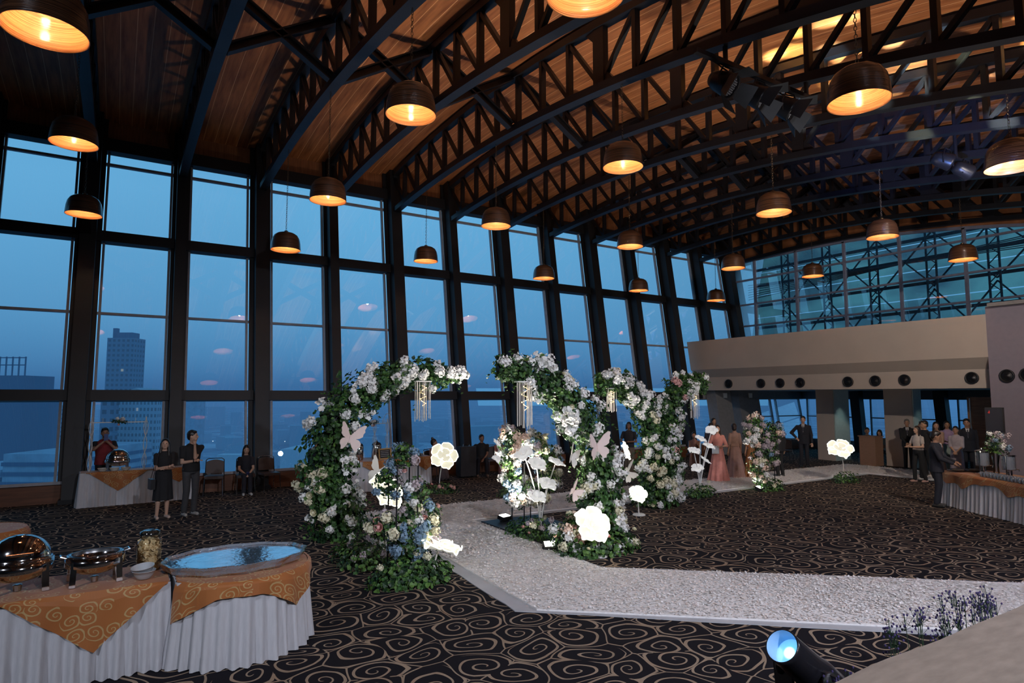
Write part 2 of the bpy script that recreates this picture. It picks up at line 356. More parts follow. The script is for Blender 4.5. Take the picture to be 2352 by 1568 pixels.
def remeshed(name, mb, voxel, m, parent=None, smooth=2, sub=False):
    me = mb.mesh('t', m); ob = bpy.data.objects.new('t', me); C.objects.link(ob)
    r = ob.modifiers.new('r', 'REMESH'); r.mode = 'VOXEL'; r.voxel_size = voxel; r.use_smooth_shade = True
    if smooth: s_ = ob.modifiers.new('s', 'SMOOTH'); s_.factor = .5; s_.iterations = smooth
    dg = bpy.context.evaluated_depsgraph_get(); out = bpy.data.meshes.new_from_object(ob.evaluated_get(dg))
    bpy.data.objects.remove(ob); out.name = name
    out.materials.clear(); out.materials.append(m)
    o = bpy.data.objects.new(name, out); C.objects.link(o)
    if parent: o.parent = parent
    return o
R_ = random.Random(7)
T = .155                              # the window wall leans outward
def wy(z, off=0): return 17.85+off+T*z
def zb(Y): return 8.54-(Y-15)**2/90.0   # underside of the trusses
S = M_['steel']

# ================================================================ THE SHELL
mb = MB(); mb.bx(-10, 30, -8, 18.0, -.25, 0); struct(mb.build('floor', M_['carpet']))
# curved timber ceiling
mb = MB(); ys = [-8+ i*.9 for i in range(32)]; zc = [zb(y)+1.47 for y in ys]
vs = []; fs = []
for i, y in enumerate(ys):
    for x in (-10, 24.2): vs.append((x, y, zc[i]))
    for x in (-10, 24.2): vs.append((x, y, zc[i]+.2))
for i in range(len(ys)-1):
    a = i*4; fs += [(a, a+4, a+5, a+1), (a+2, a+3, a+7, a+6), (a, a+2, a+6, a+4), (a+1, a+5, a+7, a+3)]
mb.add(vs, fs); struct(mb.build('ceiling', M_['ceiling']))
# dado, frieze and beams of the window wall
mb = MB(); mb.bx(-10, 28.2, 17.85, 18.15, 0, .40); struct(mb.build('wall_window_dado', M_['sillwood']))
mb = MB(); mb.beam((-10, wy(9.6, .25), 9.6), (24.2, wy(9.6, .25), 9.6), .12, .86, (0, T, 1)); struct(mb.build('wall_window_frieze', M_['panelwood']))
mb = MB()
for z, h in ((9.03, .36), (6.49, .28), (2.44, .26)): mb.beam((-10, wy(z, .10), z), (24.2 if z > 3 else 20.9, wy(z, .10), z), .26, h, (0, T, 1))
struct(mb.build('trim_1', M_['column']))
mb = MB()
for z, h in ((8.53, .07), (4.50, .06)): mb.beam((-10, wy(z, .17), z), (24.2, wy(z, .17), z), .08, h, (0, T, 1))
mb.beam((-10, wy(.45, .12), .43), (28, wy(.45, .12), .43), .22, .07, (0, T, 1))
struct(mb.build('trim_2', M_['frame']))
# leaning glass: one pane per bay
colx = [7.4+2.05*k for k in range(-6, 9)]
ordn = ['', 'first', 'second', 'third', 'fourth', 'fifth', 'sixth', 'seventh', 'eighth', 'ninth', 'tenth', 'eleventh', 'twelfth', 'thirteenth', 'fourteenth', 'fifteenth', 'sixteenth']
for i in range(len(colx)-1):
    x0, x1 = colx[i], colx[i+1]; w0 = .30 if i % 2 == 0 else .21; w1 = .21 if i % 2 == 0 else .30
    zt = 8.86
    fr = MB()
    for x in (x0+w0+.03, x1-w1-.03):
        fr.beam((x, wy(.45, .17), .45), (x, wy(zt, .17), zt), .055, .10, (0, 1, 0))
    f = struct(fr.build('window_%d' % (i+1), M_['frame']))
    g = MB(); g.add([(x0+w0+.03, wy(.45, .2), .45), (x1-w1-.03, wy(.45, .2), .45), (x1-w1-.03, wy(zt, .2), zt), (x0+w0+.03, wy(zt, .2), zt)], [(0, 1, 2, 3)])
    g.build('pane', M_['glass'], f)
# hall under the gallery: lower windows only
for i, (x0, x1) in enumerate(((24.05, 25.6), (26.0, 27.8))):
    fr = MB()
    for x in (x0, x1): fr.beam((x, wy(.45, .17), .45), (x, wy(2.3, .17), 2.3), .05, .1, (0, 1, 0))
    fr.beam((x0, wy(1.5, .17), 1.5), (x1, wy(1.5, .17), 1.5), .05, .05)
    f = struct(fr.build('window_%d' % (20+i), M_['frame']))
    g = MB(); g.add([(x0, wy(.45, .2), .45), (x1, wy(.45, .2), .45), (x1, wy(2.3, .2), 2.3), (x0, wy(2.3, .2), 2.3)], [(0, 1, 2, 3)]); g.build('pane', M_['glass'], f)
mb = MB(); mb.beam((20.9, wy(2.55, .15), 2.55), (28.2, wy(2.55, .15), 2.55), .2, .55, (0, T, 1)); struct(mb.build('wall_hall_window_head', M_['greywall']))
# columns of the window wall
pos = ['at the far left edge', 'left of the corner pendant', 'behind the chafing dish table', 'behind the standing couple', 'beside the seated woman in black', 'left of the left arch', 'behind the left arch',
       'behind the wire stand', 'behind the hanging fringe', 'just left of the right-hand front arch', 'behind the front right arch top', 'left of the paired rear arches', 'above the rear arches', 'beside the gallery end', 'in the corner by the glazed end wall']
for i, x in enumerate(colx):
    w_ = .56 if i % 2 == 0 else .42
    c = thing('window_column', 'dark clad leaning column of the window wall, '+pos[i], 'column', (x, 17.8, 0), 0, 'columns of the window wall')
    m1 = MB(); m1.beam((0, -.05, 0), (0, -.05+T*9.9, 9.9), w_*.62, .42, (0, 1, 0)); m1.build('shaft', M_['column'], c)
    m2 = MB(); m2.beam((0, .14, 0), (0, .14+T*9.9, 9.9), w_, .06, (0, 1, 0)); m2.build('cover_plate', M_['column'], c)
    m3 = MB(); m3.box((0, -.02, .05), (w_*.8, .5, .1)); m3.build('base_plate', S, c)
for x0, x1, tx in ((21.15, 22.1, 'pale leaning pillar at the end of the window wall, behind the guests in gowns'), (22.6, 23.95, 'wide pale leaning pillar with a small wall box, beside the hall windows')):
    c = thing('leaning_pillar', tx, 'pillar', ((x0+x1)/2, 17.6, 0)); m1 = MB(); m1.beam((0, 0, 0), (0, T*2.7, 2.7), x1-x0, .5, (0, 1, 0)); m1.build('shaft', M_['greywall'], c)
    m1 = MB(); m1.box((.1, -.26+T*2.45, 2.45), (.22, .05, .2)); m1.build('wall_box', M_['white'], c)

# ---------------------------------------------------------------- roof trusses
def make_truss():
    t = bpy.data.objects.new('roof_truss', None); C.objects.link(t)
    yy = [19.1, 18.17, 17.22, 16.27, 15.32, 14.37, 13.42, 12.47, 11.52, 10.57, 9.62, 8.67, 7.72, 6.77, 5.82, 4.87, 3.92, 2.97, 2.02, 1.07, .12, -.83, -1.78, -2.73, -3.68, -4.63, -5.6]
    m1 = MB(); m2 = MB()
    for a, b in zip(yy[:-1], yy[1:]):
        m1.beam((0, a, zb(a)+.07), (0, b, zb(b)+.07), .20, .15)
        m2.beam((0, a, zb(a)+1.33), (0, b, zb(b)+1.33), .18, .16)
    m1.build('bottom_chord', S, t); m2.build('top_chord', S, t)
    for i, y in enumerate(yy):
        thick = i in (0, 11)
        mv = MB(); mv.beam((0, 0, 0), (0, 0, 1.2), .12, .30 if i == 11 else (.22 if i == 0 else .09), (0, 1, 0))
        o = mv.build('upright' if not thick else 'main_post', S, t); o.location = (0, y, zb(y)+.1)
        if i == 11:
            for gs, z0, z1 in ((-1, 0, .25), (1, 1.15, .9)):
                mg = MB(); mg.add([(-.04, gs*.15, z0), (-.04, gs*.38, z0), (-.04, gs*.15, z1), (.04, gs*.15, z0), (.04, gs*.38, z0), (.04, gs*.15, z1)], [(0, 1, 2), (5, 4, 3), (0, 3, 4, 1), (1, 4, 5, 2)])
                g = mg.build('gusset_plate', S, t); g.location = (0, y, zb(y)+.12)
    for i in range(len(yy)-1):
        a, b = (yy[i], yy[i+1])
        md = MB()
        if i < 11: p, q = (0, a, zb(a)+1.28), (0, b, zb(b)+.12)
        else: p, q = (0, a, zb(a)+.12), (0, b, zb(b)+1.28)
        md.beam(p, q, .09, .08, (0, 1, 0)); md.build('diagonal', S, t)
    return t
tr0 = make_truss()
tx = ['first', 'second', 'third', 'fourth', 'fifth', 'sixth', 'seventh', 'eighth', 'ninth', 'tenth', 'eleventh', 'twelfth', 'thirteenth', 'fourteenth']
for k, x in enumerate(colx[1:]):
    o = tr0 if k == 0 else copy_tree(tr0)
    o.location = (x, 0, 0)
    tag(o, 'black steel lattice truss under the timber ceiling, %s from the left' % tx[k], 'truss', 'lattice roof trusses')
# cross braces between trusses
br0 = bpy.data.objects.new('cross_brace', None); C.objects.link(br0)
for s_ in (0, 1):
    m1 = MB(); m1.ibeam((.09, 0, .12 if s_ else 1.28), (1.96, 0, 1.28 if s_ else .12), .16, .17, .025); m1.build('diagonal_bar', S, br0)
first = True
for yb, nm in ((11.7, 'row nearer the windows'),):
    for k, x in enumerate(colx[1:-1]):
        o = br0 if first else copy_tree(br0); first = False
        o.location = (x, yb, zb(yb)+.02)
        tag(o, 'black crossed roof brace between two trusses, %s bay from the left' % tx[k], 'brace', 'crossed roof braces')
# unseen sides that close the room
mb = MB(); mb.bx(-10, 24.2, -8.2, -8, 0, 9); struct(mb.build('wall_back', M_['greywall']))
mb = MB(); mb.bx(24.0, 24.2, -8.0, 2.0, 0, 9); struct(mb.build('wall_right_rear', M_['greywall']))
mb = MB(); mb.bx(-10.2, -10, -8, 18, 0, 10.5); struct(mb.build('wall_left', M_['greywall']))

# ---------------------------------------------------------------- gallery front and glazed end wall
mb = MB(); prof = [(20.5, 4.72), (20.5, 3.52), (20.85, 3.2), (20.85, 2.66), (21.05, 2.66), (21.05, 4.72)]
for (y0f, y1f) in ((lambda z: 7.72, lambda z: wy(z, .05)),):
    vs = [(x, y0f(z), z) for x, z in prof]+[(x, y1f(z), z) for x, z in prof]
    n = len(prof); fs = [(i, (i+1) % n, n+(i+1) % n, n+i) for i in range(n)]+[tuple(range(n-1, -1, -1)), tuple(range(n, 2*n))]
    mb.add(vs, fs)
struct(mb.build('wall_gallery_front', M_['beige']))
mb = MB(); mb.bx(20.9, 28.4, 7.0, 18.3, 2.66, 2.8); struct(mb.build('ceiling_hall', M_['cream']))
mb = MB(); mb.bx(21.0, 24.1, 7.0, 18.5, 4.6, 4.72); struct(mb.build('floor_gallery', M_['greywall']))
def arcz(y): return 8.52-(max(0, 15.3-y))**2/78.0
mb = MB(); n = 24; vs = []; fs = []
for i in range(n+1):
    y = -1+20.5*i/n
    for xx in (23.95, 24.15): vs += [(xx, y, arcz(y)), (xx, y, zb(y)+1.5)]
for i in range(n):
    a = i*4; fs += [(a, a+4, a+5, a+1), (a+2, a+3, a+7, a+6), (a, a+2, a+6, a+4)]
mb.add(vs, fs); struct(mb.build('wall_end_frieze', M_['panelwood']))
fm = MB(); my = [17.74, 15.71, 13.64, 11.58, 9.5, 7.45, 5.4, 3.3]
for y in my: fm.beam((23.98, y, 4.7), (23.98, y, arcz(y)), .10, .09, (0, 1, 0))
for z in (7.66, 6.54, 5.57, 4.95): fm.beam((23.98, 2, z), (23.98, wy(z, .0), z), .09, .07)
for i in range(n):
    y = 2+17*i/n; y2 = 2+17*(i+1)/n; fm.beam((23.98, y, arcz(y)), (23.98, y2, arcz(y2)), .10, .10)
fm.beam((23.98, wy(4.7, -.05), 4.7), (23.98, wy(8.5, -.05), 8.5), .10, .09, (0, 1, 0))
fo = struct(fm.build('window_17', mat('violet_grey_mullion', (.22, .23, .32), .45)))
g = MB(); vs = []; fs = []
for i in range(n+1):
    y = 2+17.2*i/n; vs += [(24.02, y, 4.7), (24.02, y, arcz(y))]
for i in range(n): fs.append((2*i, 2*i+2, 2*i+3, 2*i+1))
g.add(vs, fs); g.build('pane', M_['glass'], fo)
# steel frame and translucent roof sheeting outside the end glass
lat = mat('dark_teal_steel', (.03, .05, .07), .6)
def lattice_column(y, label):
    t = thing('lattice_column', label, 'column', (26.6, y, 3.5))
    a = MB()
    for dx in (-.17, .17): a.beam((0, dx, 0), (0, dx, 6.0), .06, .06, (0, 1, 0))
    a.build('chords', lat, t); b = MB()
    for i in range(17): b.beam((0, -.17 if i % 2 else .17, .3+i*.34), (0, .17 if i % 2 else -.17, .3+(i+1)*.34), .03, .03)
    b.build('lacing', lat, t)
for y, nm in ((18.0, 'leftmost of the five'), (15.95, 'second of the five from the left'), (13.9, 'middle one of the five'), (11.7, 'second of the five from the right'), (9.65, 'rightmost of the five'),):
    lattice_column(y, 'laced steel column outside the glazed end wall, '+nm)
t = thing('roof_frame', 'dark steel purlins, tie rods and crossed braces outside the glazed end wall', 'steel frame', (26.8, 0, 3.5))
mb = MB()
for z in (1.2, 2.3, 3.4, 4.4, 5.2): mb.beam((.2, 3, z), (.2, 20, z), .08, .12)
mb.build('purlins', lat, t); mb = MB()
for i, y in enumerate((5.4, 7.55, 9.65, 11.7, 13.9, 15.95)):
    y2 = y+2.1; mb.beam((0, y, .6), (0, y2, 3.1), .05, .05); mb.beam((0, y, 3.1), (0, y2, .6), .05, .05)
    mb.beam((0, y, 3.2), (0, y2, 5.4), .05, .05); mb.beam((0, y, 5.4), (0, y2, 3.2), .05, .05)
mb.build('cross_braces', lat, t); mb = MB()
for k in range(7): mb.beam((-.3-.1*k, 3, 4.9-.18*k), (-.3, 20, 3.7+.12*k), .03, .03)
mb.build('tie_rods', lat, t)
sheet = bpy.data.materials.new('teal_translucent_sheet'); sheet.use_nodes = True; N, L = nodes_of(sheet); N.clear()
o_ = N.new('ShaderNodeOutputMaterial'); tl = N.new('ShaderNodeBsdfTranslucent'); tt = N.new('ShaderNodeBsdfTransparent'); mx = N.new('ShaderNodeMixShader')
tcn = N.new('ShaderNodeTexCoord'); mpn = N.new('ShaderNodeMapping'); mpn.inputs['Scale'].default_value = (1, .5, 1.2); L.new(tcn.outputs['Object'], mpn.inputs[0])
nn = N.new('ShaderNodeTexNoise'); nn.inputs['Scale'].default_value = .7; L.new(mpn.outputs[0], nn.inputs['Vector'])
rr = N.new('ShaderNodeValToRGB'); L.new(nn.outputs['Fac'], rr.inputs[0]); rr.color_ramp.elements[0].position = .35; rr.color_ramp.elements[0].color = (.26, .28, .26, 1); rr.color_ramp.elements[1].position = .65; rr.color_ramp.elements[1].color = (.55, .66, .50, 1)
L.new(rr.outputs[0], tl.inputs[0]); L.new(rr.outputs[0], tt.inputs[0]); mx.inputs[0].default_value = .25
L.new(tl.outputs[0], mx.inputs[1]); L.new(tt.outputs[0], mx.inputs[2]); L.new(mx.outputs[0], o_.inputs[0])
mb = MB()
for i in range(5): mb.add([(27.6+i*.35, 2, 4.0+i*1.25), (27.6+i*.35, 21, 4.0+i*1.25), (27.9+i*.35, 21, 5.2+i*1.25), (27.9+i*.35, 2, 5.2+i*1.25)], [(0, 1, 2, 3)])
tag(mb.build('roof_sheeting', sheet), 'teal translucent corrugated sheeting behind the steel frame outside the end glass', 'sheeting')
# right-hand curved wall
mb = MB(); pts = []
for i in range(13):
    a = i/12; pts.append((20.5-.55*math.sin(a*PI*.5)*a, 7.72-11*a))
vs = []; fs = []
for x, y in pts: vs += [(x, y, 0), (x, y, 4.93), (x+.25, y, 4.93), (x+.25, y, 0)]
for i in range(12):
    a = i*4; fs += [(a, a+1, a+5, a+4), (a+1, a+2, a+6, a+5), (a+2, a+3, a+7, a+6)]
fs.append((0, 3, 2, 1)); mb.add(vs, fs); struct(mb.build('wall_right', mat('mauve_grey_plaster', (.24, .21, .26), .8, var=.04)))
mb = MB(); mb.bx(20.3, 24, 2, 7.6, 4.9, 5.0); struct(mb.build('ceiling_right', M_['greywall']))
# rear hall
mb = MB(); mb.bx(28.0, 28.2, 6, 18.2, 0, .42); mb.bx(28.0, 28.2, 6, 18.4, 2.28, 2.8); struct(mb.build('wall_hall_rear', M_['greywall']))
mb = MB(); mb.bx(22.6, 28.2, 7.0, 7.2, 0, 2.7); struct(mb.build('wall_hall_side', M_['beige']))
for i, (y0, y1) in enumerate(((15.5, 18.1), (12.2, 15.1), (9.0, 11.7))):
    fr = MB(); fr.bx(28.02, 28.1, y0, y1, 1.45, 1.5); fr.bx(28.02, 28.1, y0, y0+.05, .42, 2.28); fr.bx(28.02, 28.1, y1-.05, y1, .42, 2.28)
    f = struct(fr.build('window_%d' % (23+i), M_['frame'])); g = MB(); g.add([(28.12, y0, .42), (28.12, y1, .42), (28.12, y1, 2.28), (28.12, y0, 2.28)], [(0, 1, 2, 3)]); g.build('pane', M_['glass'], f)
for y, nm in ((15.3, 'left of the two, near the seated man'), (11.95, 'right of the two, behind the group of guests')):
    o = MB(); o.beam((0, 0, 0), (0, .15, 2.64), .36, .4, (0, 1, 0)); c = o.build('dark_post', M_['column']); c.location = (27.6, y, 0); tag(c, 'dark post between the rear hall windows, '+nm, 'post')
for (x, y0, y1, d, tx_) in ((23.0, 13.75, 14.45, 1.0, 'square beige column with a lit teal side, nearest the man in the dark suit'), (23.0, 10.95, 11.9, .55, 'square beige column with a teal side, behind the group of guests')):
    c = thing('square_column', tx_, 'column', (x, (y0+y1)/2, 0)); h = (y1-y0)/2
    a = MB(); a.bx(0, d, -h+.02, h, 0, 2.66); a.build('shaft', M_['beige'], c); a = MB(); a.bx(.02, d, -h-.02, -h+.019, 0, 2.66); a.build('side_facing', M_['teal'], c)
spot('downlight_beam', (23.3, 13.2, 2.62), (23.5, 13.72, 0), 22, (.75, 1, .95), 60, .8, .04)
spot('downlight_beam', (23.3, 10.4, 2.62), (23.4, 10.9, 0), 10, (.75, 1, .95), 60, .8, .04)
dm = mat('brown_wood_door', (.23, .115, .065), .5, var=.2, scale=3, stretch=(1, 1, 8))
a = MB(); a.bx(22.5, 22.62, 8.3, 9.12, 0, 2.4); d_ = struct(a.build('door_1', dm)); a = MB(); a.bx(22.47, 22.5, 9.02, 9.05, .1, 2.36); a.bx(22.46, 22.5, 9.0, 9.03, .9, 1.5); a.build('door_handle', M_['chromed'], d_)
a = MB(); a.bx(22.52, 22.62, 7.2, 8.3, 0, 2.66); struct(a.build('wall_door_side', dm))
# round speakers in the gallery front
sp0 = None; locs = [(16.79, 2.92), (15.29, 2.91), (14.47, 2.91), (13.66, 2.91), (11.91, 2.91), (11.01, 2.92), (10.11, 2.93), (8.28, 2.95)]
names = ['leftmost, above the paired rear arches', 'left one of the close trio', 'middle one of the close trio', 'right one of the close trio', 'above the lit teal column', 'above the dark rear post', 'above the beige column by the guests', 'largest looking, nearest the mauve wall', 'on the mauve wall, left of two', 'on the mauve wall, right of two']
def make_speaker():
    t = bpy.data.objects.new('round_air_nozzle', None); C.objects.link(t)
    rot = Matrix.Rotation(-PI/2, 4, 'Y')
    a = MB(); a.smooth = True; a.lathe([(.175, -.02), (.18, .02), (.165, .04), (.14, .03), (.135, -.01)], 28); o = a.build('rim', M_['black'], t); o.rotation_euler = (0, -PI/2, 0)
    a = MB(); a.lathe([(.137, 0), (.09, .015), (.088, .0), (.05, .02), (.048, .005), (.02, .02)], 28, cap1=True); o = a.build('louvre_cone', M_['blackm'], t); o.rotation_euler = (0, -PI/2, 0)
    return t
s0 = make_speaker()
for i, (y, z) in enumerate(locs+[(7.3, 2.98), (6.85, 3.0)]):
    o = s0 if i == 0 else copy_tree(s0); o.location = (20.83 if i < 8 else 20.46, y, z)
    tag(o, 'round black air nozzle in the pale wall, '+names[i], 'air vent', 'round black wall nozzles')

# ================================================================ PENDANTS
def shade_parts():
    a = MB(); a.smooth = True
    out = [(.03, .44), (.12, .435), (.20, .41), (.27, .36), (.315, .28), (.335, .18), (.345, .08), (.35, 0)]
    inn = [(.342, .001), (.335, .08), (.322, .18), (.30, .27), (.255, .345), (.19, .39), (.10, .415), (.03, .42)]
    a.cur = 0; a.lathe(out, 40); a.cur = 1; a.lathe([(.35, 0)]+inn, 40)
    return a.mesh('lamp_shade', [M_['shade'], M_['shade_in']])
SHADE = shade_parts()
b_ = MB(); b_.smooth = True; b_.lathe([(.001, .20), (.028, .21), (.04, .24), (.036, .28), (.02, .31), (.018, .36)], 14); BULB = b_.mesh('bulb', M_['bulb'])
b_ = MB(); b_.lathe([(.03, .34), (.03, .42), (.045, .44), (.045, .475), (.012, .49)], 14, cap0=True, cap1=True); SOCK = b_.mesh('lamp_holder', M_['brass'])
def chain_mesh(L_):
    b = MB(); n = int(L_/.052)
    for i in range(n):
        z = .5+i*.052; pts = []
        for k in range(9):
            a = 2*PI*k/8; u = .017*math.cos(a); v = .032*math.sin(a)+.02
            pts.append((u, 0, z+v) if i % 2 == 0 else (0, u, z+v))
        b.tube(pts, .0045, 4, caps=False)
    return b.mesh('chain', M_['brass'])
row = {16.4: 'row against the windows', 12.4: 'second row from the windows', 7.95: 'third row from the windows', 3.95: 'row nearest the stage'}
colnm = {-.8: 'far left', 3.3: 'left of centre', 7.4: 'centre', 11.5: 'right of centre', 15.6: 'towards the right end', 19.7: 'nearest the glazed end'}
LAMPS = [(-.8, 12.4, 6.60), (-.8, 16.3, 6.37), (3.3, 15.6, 5.96), (3.3, 12.0, 6.22), (3.3, 7.92, 6.35), (7.4, 16.5, 6.32), (7.4, 12.51, 6.43), (11.5, 16.4, 6.21), (7.4, 8.1, 6.47),
         (11.5, 12.36, 6.43), (15.6, 16.36, 6.17), (3.3, 4.05, 5.93), (19.7, 16.36, 6.15), (15.6, 12.28, 6.27), (11.5, 7.99, 6.26), (19.7, 12.3, 6.45), (7.4, 3.94, 5.96), (15.6, 7.9, 6.28), (19.7, 7.86, 6.19), (11.5, 3.86, 5.94), (-.72, 7.0, 5.80)]
for X, Y, Z in LAMPS:
    rk = min(row, key=lambda r: abs(r-Y)); ck = min(colnm, key=lambda r: abs(r-X))
    t = thing('pendant_lamp', 'coiled rattan dome pendant on a chain, %s, %s' % (row[rk], colnm[ck]), 'lamp', (X, Y, Z), R_.random()*3, 'coiled rattan pendants')
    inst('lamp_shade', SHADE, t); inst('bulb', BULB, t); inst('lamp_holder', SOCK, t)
    inst('chain', chain_mesh(max(.3, zb(Y)-Z-.5)), t)
    l = bpy.data.lights.new('bulb_light', 'POINT'); l.energy = 13; l.color = (1, .66, .40); l.shadow_soft_size = .03
    o = bpy.data.objects.new('bulb_light', l); C.objects.link(o); o.parent = t; o.location = (0, 0, .17)

# ================================================================ STAGE LIGHTING ON THE TRUSSES
lb = thing('lighting_bar', 'black lighting bar clamped under the trusses, carrying three lamps with barn doors', 'bar', (6.75, 5.85, 7.35))
a = MB(); a.beam((0, 0, 0), (2.9, 0, 0), .07, .07); a.build('bar', M_['blackm'], lb)
for x in (.65, 2.65):
    a = MB(); a.beam((x, 0, 0), (x, 0, .4), .05, .05, (0, 1, 0)); a.build('clamp', M_['blackm'], lb)
a = MB(); a.tube([(0.3, .05, .03), (.8, .06, -.08), (1.4, .05, .02), (2.1, .07, -.07), (2.7, .05, .02)], .012, 6); a.build('cable', M_['black'], lb)
def par_can(loc, d, label, barn=True, size=1.0, ledcol=None, grp='stage lamps hung from the trusses'):
    t = thing('stage_lamp', label, 'stage light', loc, 0, grp)
    d = Vector(d).normalized(); q = d.to_track_quat('Z', 'Y').to_matrix().to_4x4()
    def put(o): o.matrix_local = q @ Matrix.Diagonal((size, size, size, 1)); return o
    a = MB(); a.smooth = True; a.lathe([(.05, -.34), (.11, -.32), (.15, -.22), (.17, -.05), (.18, .02), (.18, .06), (.165, .06), (.165, .0)], 26, cap0=True); put(a.build('housing', M_['blackm'], t))
    a = MB(); a.lathe([(.001, .012), (.165, .012)], 26); put(a.build('lens_backing', M_['black'], t))
    a = MB(); a.smooth = True
    for i in range(-4, 5):
        for j in range(-4, 5):
            x = .034*(i+.5*(j % 2)); y = .03*j
            if x*x+y*y < .0225: a.ell((x, y, .018), (.012, .012, .008), 6, 4)
    put(a.build('lens_array', mat('led_lens' if not ledcol else 'blue_led_lens', (.22, .23, .26) if not ledcol else (.1, .15, .3), .25, em=ledcol or (.3, .3, .4), ems=.03 if not ledcol else .5), t))
    if barn:
        for k in range(4):
            a = MB(); r = Matrix.Rotation(k*PI/2, 3, 'Z')
            pts = [Vector(p) for p in ((-.12, .17, .06), (.12, .17, .06), (.17, .30, .27), (-.17, .30, .27))]
            pts = [r @ p for p in pts]; nn_ = (r @ Vector((0, 1, -.5))).normalized()*.006
            vs = pts+[p+nn_ for p in pts]; a.add(vs, [(0, 1, 2, 3), (7, 6, 5, 4), (0, 4, 5, 1), (1, 5, 6, 2), (2, 6, 7, 3), (3, 7, 4, 0)])
            put(a.build('barn_door', mat('slate_barn_door', (.045, .05, .06), .45, .4), t))
    a = MB(); a.tube([(-.21, 0, -.05), (-.21, 0, .1), (-.10, 0, .27), (.10, 0, .27), (.21, 0, .1), (.21, 0, -.05)], .014, 6); a.build('yoke', M_['blackm'], t)
    return t
for x, nm in ((7.45, 'left'), (8.2, 'middle'), (8.95, 'right')):
    par_can((x, 5.85, 7.02), (.15 if nm == 'left' else .5, -.75, -.62), 'black stage lamp with barn doors on the bar, %s of three' % nm)
par_can((14.15, 5.8, 7.2), (.55, -.55, -.35), 'small black spotlight with blue LED lenses, left of the pair by the right truss', False, .95, (.15, .3, 1))
par_can((14.85, 5.75, 7.1), (.7, -.35, -.35), 'small black spotlight with blue LED lenses, right of the pair by the right truss', False, .95, (.2, .7, 1))
# patterned beams of effect lights that stand below the frame on the stage, playing over the ceiling and trusses
hp = thing('hanging_pole', 'black vertical pole that carries the pair of small blue spotlights', 'pole', (14.5, 5.8, 7.35)); a = MB(); a.tube([(0, 0, 0), (0, 0, 1.3)], .035, 8); a.build('pole', M_['blackm'], hp); a = MB(); a.beam((-.4, 0, 0), (.4, 0, 0), .05, .05); a.build('crossbar', M_['blackm'], hp)
er = random.Random(21)
for i in range(40):      # many thin beams of one prism effect light
    a1 = er.uniform(-.42, .46); b1 = er.uniform(-.28, .30); src = Vector((7.6, 1.3, 1.25)); tg = Vector((13.2, 5.2, 9.0))-src
    tg = Matrix.Rotation(a1, 3, 'Z') @ tg; tg.z *= 1+b1
    spot('prism_beam', src, src+tg, er.uniform(18000, 52000), er.choice(((.85, 1, .85), (.62, .92, 1), (.9, 1, .55))), er.uniform(1.7, 3.3), .9, .02)
spot('blue_beam', (7.4, 1.0, 1.25), (14.8, 6.5, 7.8), 8000, (.12, .30, 1), 24, .8, .1)
ef = thing('effect_light', 'black effect light head standing on the stage, out of view', 'stage light', (7.6, 1.15, .9)); a = MB(); a.box((0, 0, .04), (.3, .3, .08)); a.build('base', M_['black'], ef); a = MB(); a.smooth = True; a.lathe([(.08, .1), (.12, .12), (.12, .26)], 20, cap0=True); a.build('housing', M_['black'], ef)

# ================================================================ WHITE AISLE
outer = [(3.95, 6.22), (4.12, 8.6), (4.25, 12.93), (22.2, 12.9), (22.3, 8.5), (20.05, 8.45), (20.0, 10.88), (6.12, 10.9), (5.98, 7.1), (11.75, 2.25), (8.55, 2.15)]
def inside(p, poly):
    x, y = p; c = False; j = len(poly)-1
    for i in range(len(poly)):
        (xi, yi), (xj, yj) = poly[i], poly[j]
        if (yi > y) != (yj > y) and x < (xj-xi)*(y-yi)/(yj-yi)+xi: c = not c
        j = i
    return c
mb = MB(); n = len(outer)
# wavy hem on the side towards the stage
ring = []
for i in range(n):
    p, q = Vector(outer[i]), Vector(outer[(i+1) % n]); m_ = max(1, int((q-p).length/.25)); nn_ = Vector((q.y-p.y, -(q.x-p.x))).normalized()
    for k in range(m_):
        a = p.lerp(q, k/m_); a = a+nn_*R_.uniform(-.012, .012); ring.append((a.x, a.y))
bmv = [(x, y, .012) for x, y in ring]+[(x, y, .002) for x, y in ring]; n = len(ring)
mb.add(bmv, [tuple(reversed(range(n)))]+[(i, (i+1) % n, n+(i+1) % n, n+i) for i in range(n)])
tag(mb.build('aisle_cloth', M_['cloth']), 'white cloth laid on the carpet under the petal runner, showing as a smooth border', 'cloth')
inner = [(4.16, 6.10), (4.30, 8.6), (4.33, 12.85), (22.1, 12.8), (22.2, 8.6), (20.15, 8.55), (20.1, 11.02), (6.0, 11.05), (5.88, 7.05), (11.55, 2.3), (8.75, 2.25)]
mb = MB(); 
n = len(inner); mb.add([(x, y, .03) for x, y in inner]+[(x, y, .012) for x, y in inner], [tuple(reversed(range(n)))]+[(i, (i+1) % n, n+(i+1) % n, n+i) for i in range(n)])
rr_ = random.Random(3)
def scatter(cnt, x0, x1, y0, y1, sz):
    for _ in range(cnt):
        x, y = rr_.uniform(x0, x1), rr_.uniform(y0, y1)
        if not inside((x, y), inner): continue
        a = rr_.uniform(0, 2*PI); s_ = sz*rr_.uniform(.6, 1.3); ca, sa = math.cos(a), math.sin(a); h = rr_.uniform(.02, .045)
        t1, t2 = rr_.uniform(-.2, .9)*s_, rr_.uniform(-.1, .5)*s_
        P = [(-1, -.6, 0), (0, -.9, t2), (1, -.5, t1), (1.1, .5, t1), (0, .9, t2), (-1, .6, 0)]
        vs = [(x+s_*(p[0]*ca-p[1]*sa), y+s_*(p[0]*sa+p[1]*ca), h+p[2]) for p in P]
        mb.cur = rr_.random() < .3; mb.add(vs, [(0, 1, 4, 5), (1, 2, 3, 4)])
